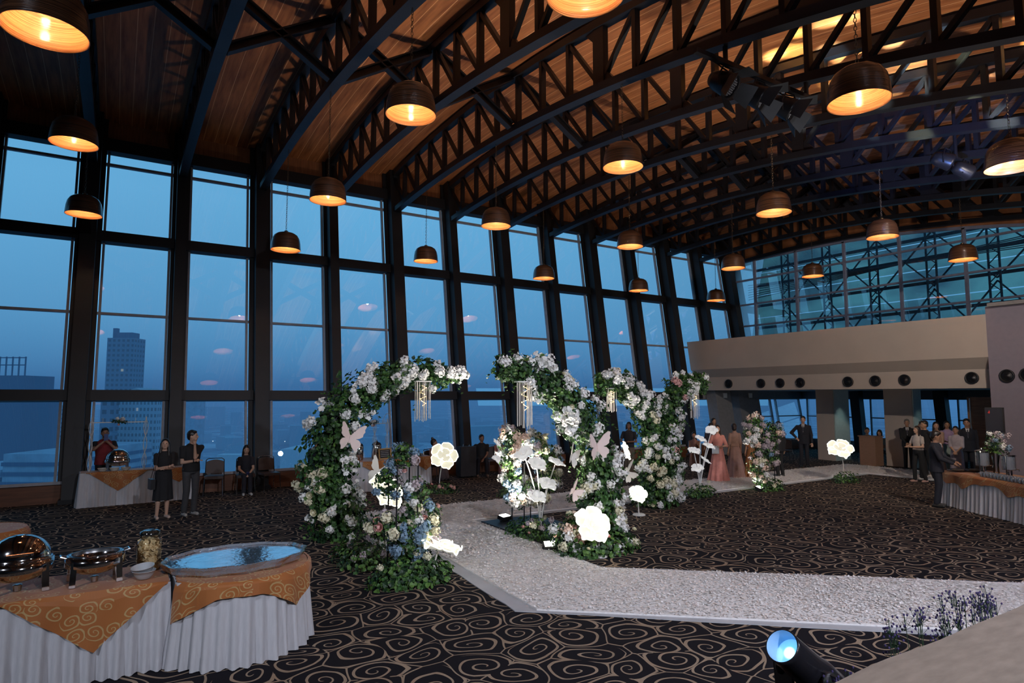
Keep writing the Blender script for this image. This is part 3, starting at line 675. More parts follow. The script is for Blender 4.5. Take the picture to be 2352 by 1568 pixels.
scatter(52000, 3.9, 9.5, 3.0, 9.6, .0135)
scatter(34000, 7.0, 12, 2.2, 6.5, .0135)
scatter(14000, 4.0, 9.0, 8.5, 13, .022)
scatter(34000, 9.0, 22.3, 8.4, 12.9, .020)
for f in range(len(mb.mi)): mb.mi[f] = int(mb.mi[f])
tag(mb.build('petal_runner', [M_['petal'], M_['petal2']]), 'thick runner of white silk petals bending across the dark scroll carpet', 'petals', kind='stuff')
mb = MB(); mb.bx(6.06, 7.35, 8.35, 10.78, .0, .035); tag(mb.build('base_board', M_['black']), 'black base board on the carpet under the middle flower stands', 'board')

# ================================================================ FLOWERS
def blossom_cluster(name, m, r=.075, nb=24, seed=1, petals=5, sz=.030):
    rr = random.Random(seed); a = MB(); a.ell((0, 0, -.01), (r*.72, r*.72, r*.66), 8, 6)
    for i in range(nb):
        z = 1-(i+.5)/nb*1.6; ph = i*2.39996+rr.uniform(-.3, .3); q = math.sqrt(max(0, 1-z*z))
        d = Vector((q*math.cos(ph), q*math.sin(ph), z)); c = d*r*rr.uniform(.72, 1.22)
        d = (d+Vector((rr.uniform(-.5, .5), rr.uniform(-.5, .5), rr.uniform(-.5, .5)))).normalized()
        x = d.orthogonal().normalized(); y = d.cross(x); o = rr.uniform(0, 6)
        for k in range(petals):
            t = o+2*PI*k/petals; u = x*math.cos(t)+y*math.sin(t); v = d.cross(u); s_ = sz*rr.uniform(.8, 1.25); h = d*s_*rr.uniform(-.1, .45)
            a.add([c, c+u*s_*.5+v*s_*.42+h*.3, c+u*s_+h, c+u*s_*.5-v*s_*.42+h*.3], [(0, 1, 2, 3)])
    return a.mesh(name, m)
def rose(name, m, r=.05, seed=1):
    rr = random.Random(seed); a = MB(); a.smooth = True
    a.ell((0, 0, 0), (r*.55, r*.55, r*.6), 8, 6)
    for L_, (rad, cnt) in enumerate(((.6, 5), (.8, 6), (1.0, 7))):
        for k in range(cnt):
            t = 2*PI*k/cnt+L_*.5; u = Vector((math.cos(t), math.sin(t), 0)); v = Vector((-u.y, u.x, 0)); p = u*r*rad
            w2 = r*.5; z0 = -.3*r; z1 = r*(.75-.28*L_)
            a.add([p*.7-v*w2*.7+V(0, 0, z0), p*.7+v*w2*.7+V(0, 0, z0), p*1.08+v*w2+V(0, 0, z1*.6), p*1.15+V(0, 0, z1), p*1.08-v*w2+V(0, 0, z1*.6)], [(0, 1, 2, 3, 4)])
    return a.mesh(name, m)
def shaggy(name, m, seed=1, r=.10):   # hanging orchid-like spray
    rr = random.Random(seed); a = MB()
    for i in range(11):
        c = Vector((rr.gauss(0, .045), rr.gauss(0, .045), rr.uniform(-.12, .08))); d = Vector((rr.uniform(-1, 1), rr.uniform(-1, 1), rr.uniform(-.2, .8))).normalized()
        x = d.orthogonal().normalized(); y = d.cross(x); a.tube([(0, 0, -.02), c], .003, 3)
        for k in range(5):
            t = 2*PI*k/5; u = x*math.cos(t)+y*math.sin(t); v = d.cross(u); s_ = .050
            a.add([c, c+u*s_*.45+v*s_*.5+d*.01, c+u*s_*.95+v*s_*.3, c+u*s_*.95-v*s_*.3, c+u*s_*.45-v*s_*.5+d*.01], [(0, 1, 2, 3, 4)])
    return a.mesh(name, m)
CL = {}
for key, m in (('w', 'fwhite'), ('c', 'fcream'), ('b', 'fblue'), ('k', 'fpink'), ('p', 'fpeach'), ('d', 'fdusk')):
    CL[key] = [blossom_cluster('blossom_cluster', M_[m], seed=s) for s in (1, 2)]
    CL[key.upper()] = [rose('rose', M_[m], seed=s) for s in (1, 2)]
CL['s'] = [shaggy('orchid_spray', M_['fwhite'], s) for s in (1, 2, 3)]
PART = dict(w='white_blossom', c='cream_blossom', b='blue_blossom', k='pink_blossom', p='peach_blossom', d='mauve_blossom', s='orchid_spray')
def put_flower(key, parent, loc, d=None, sc=1.0):
    rr = R_; q = Vector(d if d is not None else (0, 0, 1)).to_track_quat('Z', 'Y').to_euler()
    nm = PART[key.lower()]+('' if key.islower() else ''); nm = nm if key.islower() else nm.replace('blossom', 'rose')
    return inst(nm, rr.choice(CL[key]), parent, loc, q, sc)
def leaf_at(a, c, d, s_, rr, lobed=True):
    x = d.orthogonal().normalized(); y = d.cross(x); t = rr.uniform(0, 2*PI); u = x*math.cos(t)+y*math.sin(t); v = d.cross(u)
    u = (u+d*rr.uniform(-.1, .5)).normalized(); k = d*s_*.14
    if lobed:
        a.add([c, c+u*s_*.25+v*s_*.42+k, c+u*s_*.6+v*s_*.34, c+u*s_, c+u*s_*.6-v*s_*.34, c+u*s_*.25-v*s_*.42+k, c+u*s_*.5-k*.6], [(0, 1, 6), (1, 2, 6), (2, 3, 6), (3, 4, 6), (4, 5, 6), (5, 0, 6)])
    else:
        a.add([c, c+u*s_*.5+v*s_*.16, c+u*s_, c+u*s_*.5-v*s_*.16], [(0, 1, 2, 3)])
def interp(path, t):
    n = len(path)-1; f = min(n-1e-6, max(0, t*n)); i = int(f); k = f-i
    return [path[i][j]*(1-k)+path[i+1][j]*k for j in range(len(path[0]))]
def floral_arch(label, path, leaves, nfl, seed, mix, base=(0, 0, 0), flat=.8, leafs=.085):
    rr = random.Random(seed); t = thing('floral_arch', label, 'floral arch', base)
    B = Vector(base)
    # inner stem
    core = MB(); core.tube([Vector(p[:3])-B for p in path], .05, 8); core.build('frame_pipe', M_['blackm'], t)
    fol = MB()
    P = [Vector(p[:3])-B for p in path]
    def frame(tt):
        p = interp(path, tt); q = interp(path, min(1, tt+.02)); o = interp(path, max(0, tt-.02))
        d = (Vector(q[:3])-Vector(o[:3])).normalized(); x = Vector((0, 1, 0)); x = (x-d*x.dot(d)).normalized(); y = d.cross(x)
        return Vector(p[:3])-B, p[3], x, y
    for _ in range(leaves):
        tt = rr.random(); c, r, x, y = frame(tt); a = rr.uniform(0, 2*PI); d = x*math.cos(a)*flat+y*math.sin(a)
        lump = 1+.22*math.sin(tt*23+a*2+seed)+.12*math.sin(tt*51+a*3)
        k = rr.random()**.45; p = c+d*r*k*lump*1.0
        if p.z < .03: p.z = rr.uniform(.02, .1)
        fol.cur = 0 if rr.random() < .55 else (1 if rr.random() < .7 else 2)
        n_ = (d.normalized()+Vector((rr.uniform(-.6, .6), rr.uniform(-.6, .6), rr.uniform(-.3, .7)))).normalized()
        leaf_at(fol, p, n_, leafs*rr.uniform(.6, 1.4)*(1.0 if tt < .9 else .8), rr)
    # trailing sprigs
    for _ in range(26):
        tt = rr.uniform(.05, 1); c, r, x, y = frame(tt); a = rr.uniform(0, 2*PI); d = (x*math.cos(a)+y*math.sin(a)+V(0, 0, rr.uniform(-.3, .4))).normalized()
        for k in range(7):
            p = c+d*(r*.8+k*.045)+V(0, 0, -.004*k*k)
            if p.z > .03:
                fol.cur = rr.choice((0, 0, 2)); leaf_at(fol, p, (V(rr.uniform(-1, 1), rr.uniform(-1, 1), 1)).normalized(), leafs*.75, rr)
    o = fol.build('foliage', [M_['leaf'], M_['leafd'], M_['leafy']], t); o['kind'] = 'stuff'
    i = 0
    while i < nfl:
        tc_ = rr.random() if rr.random() < .6 else ((i/nfl)+rr.uniform(-.03, .03)); ac = rr.uniform(PI*.52, PI*1.48); key = rr.choice(mix(tc_))
        for _ in range(rr.randint(1, 4)):
            tt = min(.999, max(.01, tc_+rr.gauss(0, .024))); c, r, x, y = frame(tt); a = ac+rr.gauss(0, .35)
            d = (x*math.cos(a)*flat+y*math.sin(a)); p = c+d*r*rr.uniform(.90, 1.10)*(1+.15*math.sin(tt*23+a*2))
            if p.z < .08: p.z = .1
            put_flower(key if rr.random() < .8 else rr.choice(mix(tt)), t, p, d.normalized()+V(0, -.25, .15), rr.uniform(.75, 1.20)); i += 1
            if i >= nfl: break
    return t
mixA = lambda t: 'wwsswwws' if t > .35 else 'wwcwsCsw'
floral_arch('tall crescent arch of greenery and white blossoms left of the aisle, its arm reaching right', [(3.42, 10.9, 0, .50), (3.28, 10.9, .5, .47), (3.12, 10.9, 1.0, .44), (3.06, 10.85, 1.5, .41), (3.18, 10.8, 2.0, .40), (3.55, 10.7, 2.45, .36), (4.05, 10.6, 2.78, .32), (4.6, 10.5, 2.82, .28), (5.05, 10.45, 2.82, .20), (5.5, 10.4, 2.84, .05)], 5200, 100, 11, mixA, (3.2, 10.9, 0))
floral_arch('tall crescent arch of greenery and white blossoms in the middle, curling left over the aisle', [(6.70, 8.15, 0, .62), (6.80, 8.15, .45, .46), (6.88, 8.2, .95, .37), (6.85, 8.2, 1.45, .36), (6.62, 8.2, 1.95, .38), (6.25, 8.2, 2.35, .36), (5.8, 8.2, 2.66, .30), (5.3, 8.2, 2.85, .24), (4.88, 8.2, 2.86, .19)], 5200, 100, 12, lambda t: 'wwwwssCw' if t > .3 else 'cCwwCpcw', (6.7, 8.15, 0), leafs=.075)
floral_arch('dark leafy arch behind the middle one, arm curling to the left', [(10.20, 10.3, 0, .48), (10.25, 10.3, .5, .46), (10.3, 10.3, 1.1, .42), (10.25, 10.3, 1.7, .36), (9.95, 10.35, 2.2, .33), (9.55, 10.4, 2.6, .28), (9.1, 10.4, 2.75, .25), (8.7, 10.4, 2.65, .2)], 4600, 98, 13, lambda t: 'wwcswww' if t > .3 else 'ccCwwc', (10.2, 10.3, 0))
floral_arch('dark leafy arch right of its rear neighbour, arm reaching to the right', [(10.75, 10.7, 0, .45), (10.85, 10.7, .5, .45), (10.95, 10.7, 1.1, .42), (11.0, 10.7, 1.7, .36), (11.1, 10.7, 2.2, .32), (11.4, 10.7, 2.6, .27), (11.85, 10.7, 2.78, .24), (12.35, 10.7, 2.72, .2)], 4600, 96, 14, lambda t: 'wwsswkw' if t > .3 else 'wwscw', (10.8, 10.7, 0))

# fringes of cord hanging from the arch arms
def fringe(label, x0, x1, y, ztop, zbot, n):
    t = thing('hanging_fringe', label, 'fringe', ((x0+x1)/2, y, ztop)); L_ = ztop-zbot
    for i in range(n):
        x = (i+.5)/n*(x1-x0)-(x1-x0)/2; yy = R_.uniform(-.05, .05); a = MB(); a.tube([(x, yy, 0), (x+R_.uniform(-.006, .006), yy, -L_*R_.uniform(.90, 1.0))], .006, 5); a.build('cord', M_['fringe'], t)
    a = MB(); a.beam((-(x1-x0)/2, 0, 0), ((x1-x0)/2, 0, 0), .12, .02); a.build('top_rail', M_['white'], t)
    a = MB(); pts = [(math.sin(i*1.7)*.05, math.cos(i*2.1)*.04-.02, -L_*.1-i*L_*.055) for i in range(10)]
    a.tube(pts, .0025, 4)
    for p in pts: a.ell(p, (.009, .009, .009), 6, 4)
    a.build('fairy_lights', M_['fairy'], t)
fringe('cream cord fringe with fairy lights hanging from the left arch', 4.46, 4.76, 10.35, 2.70, 1.98, 16)
fringe('long cream cord fringe hanging from the middle arch', 5.15, 5.46, 8.1, 2.66, 1.93, 16)
fringe('short cream fringe under the left arm of the paired rear arches', 8.84, 9.10, 10.3, 2.60, 2.08, 12)
fringe('pale fringe hanging beside the gallery, under the arm that reaches right', 11.72, 12.02, 10.6, 2.68, 1.87, 14)
# butterflies cut from foam board
def butterfly(label, loc, s_, rz, tilt, m='foam', fold=.35):
    t = thing('butterfly_ornament', label, 'butterfly', loc); t.rotation_euler = (tilt[0], tilt[1], rz)
    up = [(0, .05), (.10, .20), (.26, .40), (.42, .52), (.50, .50), (.49, .42), (.46, .36), (.49, .28), (.44, .20), (.44, .10), (.32, .01), (.22, -.02)]
    lo = [(.22, -.02), (.34, -.05), (.42, -.14), (.42, -.26), (.34, -.32), (.32, -.44), (.22, -.42), (.13, -.32), (.06, -.20), (0, -.12)]
    for sd in (-1, 1):
        pts = [Vector((sd*x*s_*math.cos(fold), x*s_*math.sin(fold)*-1, z*s_)) for x, z in up+lo[1:]]
        th = Vector((0, .012, 0)); n = len(pts); a = MB()
        a.add(pts+[p+th for p in pts], [tuple(range(n)), tuple(reversed(range(n, 2*n)))]+[(i, n+i, n+(i+1) % n, (i+1) % n) for i in range(n)])
        a.build('wing', M_[m], t)
    a = MB(); a.tube([(0, -.005, -.2*s_), (0, -.012, .1*s_)], .012*s_*2, 6); a.build('body', M_[m], t)
butterfly('large pale pink butterfly on the left arch', (3.27, 10.22, 1.76), .46, .1, (0, .22))
butterfly('large pale pink butterfly on the right side of the middle arch', (6.42, 7.72, 1.66), .44, -.1, (.1, -.1), fold=.5)
butterfly('off-white butterfly peeping out behind the pink one on the middle arch', (6.10, 7.95, 1.50), .34, .5, (0, .5), 'foamw')
butterfly('small pink butterfly low on the middle arch, beside the white stems', (6.02, 7.8, .98), .30, .3, (0, .9))
butterfly('off-white butterfly low between the middle arch and the rear pair', (9.05, 9.9, .86), .42, .2, (0, 1.1), 'foamw')
butterfly('off-white butterfly partly hidden low on the right side of the left arch', (3.78, 10.25, 1.18), .44, 0, (0, .4), 'foamw')

# ---------------------------------------------------------------- glowing flower lamps
def petal_mesh(a, L_, W_, up, cup, az, rimr=0):
    u = Vector((math.cos(az), math.sin(az), 0)); v = Vector((-u.y, u.x, 0)); rows = 9; cols = 7; G = []
    for i in range(rows):
        t = i/(rows-1); wdt = W_*(math.sin(PI*min(1, t*.62+.08))**.8)*(1 if t < .8 else math.sqrt(max(.12, 1-((t-.8)/.2)**2)))
        row = []
        for j in range(cols):
            q = j/(cols-1)*2-1; r = L_*t*(1-.07*q*q*t)
            row.append(u*r*math.cos(up*(1-.5*t))+v*wdt*q+V(0, 0, r*math.sin(up*(1-.5*t))+cup*q*q+.05*L_*math.sin(t*6+az*2+q*2)*abs(q)))
        G.append(row)
    if rimr:
        path = [G[i][0] for i in range(1, rows)]+[G[-1][j] for j in range(1, cols)]+[G[i][-1] for i in range(rows-2, 0, -1)]; a.tube(path, rimr, 5)
    else:
        a.add([p for r in G for p in r], [(i*cols+j, i*cols+j+1, (i+1)*cols+j+1, (i+1)*cols+j) for i in range(rows-1) for j in range(cols-1)])
def flower_head(parent, loc, R, d, m, n1=5, n2=3, edge=True, up=.35):
    q = Vector(d).to_track_quat('Z', 'Y').to_matrix().to_4x4(); q.translation = Vector(loc)
    for n_, L_, W_, u_, cp, off in ((n1, R, R*.43, up*.8, R*.16, 0), (n2, R*.62, R*.30, up+.85, R*.10, .5)):
        for k in range(n_):
            az = 2*PI*(k+off)/n_+R_.uniform(-.12, .12); a = MB(); a.smooth = True; petal_mesh(a, L_, W_, u_, cp, az); o = a.build('petal', m, parent); o.matrix_local = q
            if edge: a = MB(); a.smooth = True; petal_mesh(a, L_, W_, u_, cp, az, .009); e_ = a.build('petal_rim', M_['neon'], o)
    a = MB(); a.smooth = True; a.ell((0, 0, R*.14), (R*.12, R*.12, R*.12), 10, 7); o = a.build('flower_centre', m, parent); o.matrix_local = q
def flower_lamp(label, base, head, R, d, power, scroll=True, curve=0):
    t = thing('flower_lamp', label, 'flower lamp', base); h = Vector(head)-Vector(base)
    flower_head(t, h, R, d, M_['lampflower'])
    a = MB(); pts = []
    for i in range(9):
        k = i/8; pts.append(h*k+V(curve*math.sin(k*PI), 0, 0))
    a.tube(pts, .012, 8); a.build('stem', M_['white'], t)
    a = MB(); a.lathe([(.001, .03), (.11, .03), (.13, .015), (.13, 0)], 24); a.build('base_plate', M_['white'], t)
    if scroll:
        for sgn, off in ((1, 0), (-1, 1.3)):
            a = MB(); pts = []
            for i in range(22):
                an = i*.42; r = .10-.0035*i; pts.append((sgn*(.05+r*math.cos(an)*.7), math.sin(off)*.03, .16+r*math.sin(an)))
            a.tube(pts, .006, 5); a.build('scroll', M_['white'], t)
    l = bpy.data.lights.new('petal_glow', 'POINT'); l.energy = power*.22; l.color = (1, .95, .78); l.shadow_soft_size = R*.4
    o = bpy.data.objects.new('petal_glow', l); C.objects.link(o); o.parent = t; o.location = h+Vector(d).normalized()*R*1.25
flower_lamp('low glowing flower lamp on a scrolled white stand, front left by the runner edge', (3.62, 7.83, 0), (3.74, 7.83, .38), .34, (.25, -.1, 1), 12)
flower_lamp('glowing flower lamp tilted behind the blue hydrangea stand', (3.75, 9.75, 0), (3.66, 9.65, .92), .34, (.4, -.7, .55), 12, False)
flower_lamp('big glowing open flower lamp in front of the middle arch foot', (6.36, 7.62, 0), (6.26, 7.7, .45), .31, (-.15, -.85, .55), 14)
flower_lamp('glowing flower lamp seen between the middle arch and the rear arches', (9.45, 10.6, 0), (9.40, 10.4, 1.24), .22, (.5, -.7, .3), 8, False)
flower_lamp('low glowing flower lamp at the left foot of the rear arches', (9.2, 9.75, 0), (9.12, 9.7, .42), .20, (-.3, -.6, .5), 8, False)
flower_lamp('tall glowing flower lamp left of the runner, near the mid buffet table', (7.03, 14.7, 0), (7.13, 14.65, .90), .37, (-.3, -.85, .35), 12, False, -.03)
flower_lamp('glowing flower lamp on a bent stem at the far right end of the runner', (17.57, 10.35, 0), (17.45, 10.3, .90), .36, (-.5, -.4, .65), 10, False, .12)

def bush(parent, name, c, r, n, seed, mats=('leaf', 'leafd', 'leafy'), leaf=.07, lobed=True):
    rr = random.Random(seed); a = MB(); ms = [M_[m] for m in mats]
    for _ in range(n):
        d = Vector((rr.gauss(0, 1), rr.gauss(0, 1), abs(rr.gauss(0, 1))*.8)).normalized(); k = rr.random()**.5
        p = Vector(c)+Vector((d.x*r[0]*k, d.y*r[1]*k, d.z*r[2]*k)); p.z = max(p.z, .01)
        a.cur = rr.randrange(len(ms)); leaf_at(a, p, (d+V(rr.uniform(-.5, .5), rr.uniform(-.5, .5), .3)).normalized(), leaf*rr.uniform(.6, 1.3), rr, lobed)
    o = a.build(name, ms, parent); o['kind'] = 'stuff'; return o
# green tufts at the lamp feet
def tuft(label, loc, r, n, seed, fl='', nf=0, leaf=.06):
    t = thing('flower_tuft', label, 'greenery', loc); bush(t, 'foliage', (0, 0, 0), r, n, seed, leaf=leaf)
    rr = random.Random(seed)
    for _ in range(nf): put_flower(rr.choice(fl), t, (rr.uniform(-1, 1)*r[0]*.8, rr.uniform(-.9, .3)*r[1], rr.uniform(.3, 1)*r[2]), (0, -.5, 1), rr.uniform(.4, .7))
tuft('low green tuft with tiny pink flowers at the foot of the tall flower lamp', (7.1, 14.6, 0), (.42, .3, .26), 420, 31, 'kK', 8)
tuft('green tuft at the foot of the lamp at the far right end of the runner', (17.6, 10.25, 0), (.5, .32, .34), 420, 32)
tuft('dark green tuft around the white stems nearest the woman in the salmon gown', (12.13, 10.7, 0), (.48, .35, .34), 520, 33, 'c', 4)
tuft('dim green tuft beyond the runner, behind the middle flower stand', (8.3, 13.25, 0), (.42, .3, .25), 320, 34)
tuft('brownish green tuft beyond the runner, right of the middle arch foot', (9.1, 11.6, 0), (.35, .3, .28), 300, 35, 'd', 3)
tuft('bright fern and flower tuft on the black base board, left of the middle arch', (6.25, 9.35, 0), (.42, .6, .34), 950, 36, 'dcK', 12, .055)
tuft('ivy spreading on the carpet around the foot of the middle arch', (6.55, 7.85, 0), (.78, .45, .36), 1300, 37, 'CcK', 9, .075)
tuft('ivy spreading on the carpet at the foot of the blue hydrangea stand', (3.4, 7.9, 0), (.62, .40, .36), 1300, 38, 'c', 3, .075)
tuft('leafy tuft with cream flowers under the flower stand by the far runner', (14.5, 10.5, 0), (.52, .34, .34), 620, 39, 'c', 3)
tuft('low greenery linking the left arch foot and the hydrangea stand', (3.15, 9.2, 0), (.45, .8, .42), 900, 40, 'cwd', 12)

# ---------------------------------------------------------------- white multi-flower stems
def stem_group(label, base, heads, R=.15):
    t = thing('white_flower_stand', label, 'flower stand', base)
    for (x, y, z) in heads:
        h = Vector((x, y, z))-Vector(base); a = MB(); pts = []
        bend = V(h.x*.35, h.y*.2, 0)
        for i in range(10): k = i/9; pts.append(Vector((h.x*k**1.8, h.y*k, h.z*k))+V(R_.uniform(-.002, .002), 0, 0))
        a.tube(pts, .011, 6); a.build('stem', M_['white'], t)
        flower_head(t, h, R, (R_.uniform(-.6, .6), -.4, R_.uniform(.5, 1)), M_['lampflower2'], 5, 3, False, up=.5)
    a = MB(); a.lathe([(.001, .02), (.12, .02), (.12, 0)], 18); a.build('base_plate', M_['white'], t)
    return t
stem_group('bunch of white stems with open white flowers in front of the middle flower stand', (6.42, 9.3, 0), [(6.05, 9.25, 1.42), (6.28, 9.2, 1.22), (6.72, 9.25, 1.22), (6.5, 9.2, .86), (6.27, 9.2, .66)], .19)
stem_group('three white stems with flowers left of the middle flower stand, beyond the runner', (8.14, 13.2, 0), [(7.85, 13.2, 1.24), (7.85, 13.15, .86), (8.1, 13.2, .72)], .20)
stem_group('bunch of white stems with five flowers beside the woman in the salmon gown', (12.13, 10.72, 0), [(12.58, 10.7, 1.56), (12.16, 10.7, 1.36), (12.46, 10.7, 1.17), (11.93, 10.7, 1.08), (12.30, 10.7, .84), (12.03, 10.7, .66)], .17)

# ---------------------------------------------------------------- metal flower stands
def flower_stand(label, base, fw, fh, clusters, seed, drift=None):
    rr = random.Random(seed); t = thing('flower_stand', label, 'flower stand', base)
    a = MB()
    for x in (-fw, fw):
        for y in (-fw, fw): a.beam((x, y, 0), (x, y, fh), .016, .016, (0, 1, 0))
    for z in (0.01, fh):
        a.beam((-fw, -fw, z), (fw, -fw, z), .016, .016); a.beam((-fw, fw, z), (fw, fw, z), .016, .016); a.beam((-fw, -fw, z), (-fw, fw, z), .016, .016); a.beam((fw, -fw, z), (fw, fw, z), .016, .016)
    a.build('metal_frame', M_['blackm'], t)
    fol = MB()
    for (cx_, cy_, cz_, r, n, keys) in clusters:
        for i in range(n):
            d = Vector((rr.gauss(0, 1), rr.gauss(-.35, 1), rr.gauss(.1, 1))).normalized()
            p = Vector((cx_, cy_, cz_))+d*r*rr.uniform(.75, 1.05)
            put_flower(rr.choice(keys), t, p, d+V(0, -.3, .1), rr.uniform(.75, 1.15)*(1.0 if r > .2 else .8))
        for _ in range(int(260*r*r/.06)):
            d = Vector((rr.gauss(0, 1), rr.gauss(0, 1), rr.gauss(0, 1))).normalized(); fol.cur = rr.randrange(3)
            leaf_at(fol, Vector((cx_, cy_, cz_))+d*r*rr.uniform(.4, 1.02), d, .06*rr.uniform(.6, 1.3), rr)
    o = fol.build('foliage', [M_['leaf'], M_['leafd'], M_['leafy']], t); o['kind'] = 'stuff'
    return t
flower_stand('black metal frame stand with dusty blue hydrangeas and pink roses, left of the runner', (3.34, 8.1, 0), .15, 1.52,
   [(0, 0, 1.62, .20, 9, 'bbKdb'), (-.22, -.02, 1.28, .20, 10, 'bbdb'), (.18, -.05, 1.15, .20, 9, 'bwdb'), (.10, 0, .85, .18, 8, 'cdw'), (-.25, 0, .70, .22, 10, 'KKdc'), (.42, .1, .75, .20, 9, 'bKcc'), (.05, -.05, .52, .27, 20, 'bbbb'), (.05, -.05, .28, .20, 8, 'cccb'), (.3, 0, .45, .22, 8, 'cdcb')], 51)
flower_stand('black metal frame stand with peach, cream and white flowers, left of the middle arch', (6.35, 9.6, 0), .2, 1.25,
   [(-.32, 0, 1.62, .26, 17, 'ppwscd'), (.15, 0, 1.55, .26, 15, 'bcdcw'), (.45, .05, 1.30, .30, 16, 'cKcwb'), (-.38, 0, 1.28, .20, 10, 'ppwb'), (-.3, 0, .98, .22, 11, 'wwbc'), (-.20, -.02, .70, .27, 14, 'wpbd'), (.2, 0, .70, .26, 13, 'cwdc'), (.45, 0, .9, .25, 11, 'cwKc')], 52)
flower_stand('tall flower stand of dusty white, peach and blue flowers by the far runner', (14.5, 10.6, 0), .16, 1.25,
   [(-.40, 0, 1.72, .26, 14, 'dpwd'), (-.48, 0, 1.42, .26, 13, 'wwpd'), (.25, 0, 1.50, .32, 18, 'bdpd'), (.1, 0, 1.15, .30, 15, 'ddcd'), (-.1, 0, .85, .32, 18, 'bdPd'), (-.32, 0, .55, .28, 12, 'wpcw'), (.25, 0, .75, .24, 10, 'pdcd'), (-.25, 0, .3, .2, 7, 'ccp')], 53)
flower_stand('cluster of cream, pink and white flowers at the foot of the middle arch, brightly lit', (5.98, 8.0, 0), .08, .25, [(0, 0, .22, .24, 16, 'kpwcw'), (.3, .1, .35, .26, 14, 'cCpc')], 54)
# floor floods
def flood(label, loc, rz, tilt):
    t = thing('floor_flood', label, 'floodlight', loc, rz)
    a = MB(); a.box((0, 0, .07), (.24, .16, .07), Matrix.Rotation(tilt, 3, 'X')); a.build('housing', M_['black'], t)
    a = MB(); a.box((0, 0, .108), (.20, .12, .006), Matrix.Rotation(tilt, 3, 'X')); a.build('lens', emis('flood_lens_glow', (1, .97, .88), 14), t)
    a = MB(); a.tube([(-.13, 0, .07), (-.13, 0, .01), (.13, 0, .01), (.13, 0, .07)], .01, 5); a.build('bracket', M_['black'], t)
flood('small floodlight shining up from the left corner of the black base board', (6.45, 10.55, .035), .3, .2)
flood('floodlight at the runner edge, lighting the pink flowers by the middle arch', (5.93, 8.30, 0), -.4, .5)
flood('floodlight on the carpet at the foot of the far flower stand', (14.1, 10.5, 0), .3, .4)
flood('floodlight half hidden at the foot of the left arch', (2.35, 10.2, 0), .9, .5)

# ================================================================ BUFFET TABLES
def densify(path, step, closed):
    out = []; n = len(path)
    for i in range(n if closed else n-1):
        p, q = Vector(path[i]), Vector(path[(i+1) % n]); m_ = max(1, int((q-p).length/step))
        out += [p.lerp(q, k/m_) for k in range(m_)]
    if not closed: out.append(Vector(path[-1]))
    return out
def rounded(x0, x1, y0, y1, r, seg=5):
    out = []
    for cx_, cy_, a0 in ((x1-r, y0+r, -PI/2), (x1-r, y1-r, 0), (x0+r, y1-r, PI/2), (x0+r, y0+r, PI)):
        for i in range(seg+1): a = a0+PI/2*i/seg; out.append((cx_+r*math.cos(a), cy_+r*math.sin(a)))
    return out
def buffet_table(label, path, h=.75, amp=.028, pitch=.11, group='skirted buffet tables'):
    cx_ = sum(p[0] for p in path)/len(path); cy_ = sum(p[1] for p in path)/len(path)
    t = thing('buffet_table', label, 'table', (cx_, cy_, 0), 0, group)
    P = densify([(p[0]-cx_, p[1]-cy_) for p in path], .018, True); n = len(P)
    area = sum(P[i].x*P[(i+1) % n].y-P[(i+1) % n].x*P[i].y for i in range(n)); sg = 1 if area > 0 else -1
    a = MB(); a.smooth = True; vs = []; rows = 7; s_ = 0; rr = random.Random(int(abs(cx_)*100))
    ss = []
    for i in range(n): ss.append(s_); s_ += (P[(i+1) % n]-P[i]).length
    for i in range(n):
        d = (P[(i+3) % n]-P[(i-3) % n]).normalized(); nn_ = Vector((d.y, -d.x))*sg; s_ = ss[i]
        w_ = math.sin(2*PI*s_/pitch+1.3*math.sin(s_*3.1))+.5*math.sin(2*PI*s_/(pitch*2.7)+1)
        for k in range(rows):
            z = h*(1-k/(rows-1)); q = (1-z/h); f = amp*(.25+1.0*q)*w_+.05*q
            p = P[i]+nn_*f; vs.append((p.x, p.y, max(.008, z+.004*math.sin(s_*20)*q)))
    fs = [(i*rows+k, i*rows+k+1, ((i+1) % n)*rows+k+1, ((i+1) % n)*rows+k) for i in range(n) for k in range(rows-1)]
    a.add(vs, fs); a.build('table_skirt', M_['linen'], t)
    a = MB(); a.add([(p.x, p.y, h) for p in P[::4]]+[(p.x, p.y, h-.02) for p in P[::4]], [tuple(range(len(P[::4]))) if sg > 0 else tuple(reversed(range(len(P[::4]))))]); a.build('tabletop', M_['linen'], t)
    return t
def overlay(label, top, edge, hang, h=.756, cat='tablecloth'):
    """top: polygon lying on the table; edge: open path along the rim; hang(u): drop below the rim"""
    cx_ = sum(p[0] for p in top)/len(top); cy_ = sum(p[1] for p in top)/len(top)
    a = MB(); a.smooth = False
    a.add([(p[0]-cx_, p[1]-cy_, 0) for p in top], [tuple(range(len(top)))])
    E = densify([(p[0]-cx_, p[1]-cy_) for p in edge], .02, False); n = len(E); rows = 9; vs = []
    for i in range(n):
        d = (E[min(n-1, i+2)]-E[max(0, i-2)]).normalized(); nn_ = Vector((d.y, -d.x)); u = i/(n-1); H_ = max(.004, hang(u))
        for k in range(rows):
            q = k/(rows-1); off = .012+min(1, q*4)*.02+.018*q*math.sin(u*38)*min(1, H_*5)+.05*q*H_
            if k == 0: off = 0
            p = E[i]+nn_*off; vs.append((p.x, p.y, .002-H_*q))
    a.add(vs, [(i*rows+k, (i+1)*rows+k, (i+1)*rows+k+1, i*rows+k+1) for i in range(n-1) for k in range(rows-1)])
    o = a.build('damask_overlay', M_['damask']); o.location = (cx_, cy_, h)
    md = o.modifiers.new('thickness', 'SOLIDIFY'); md.thickness = .004
    return tag(o, label, cat)
tri = lambda c, w_, d, base=.05: (lambda u: max(base*0+.015, d*(1-abs(u-c)/w_)))
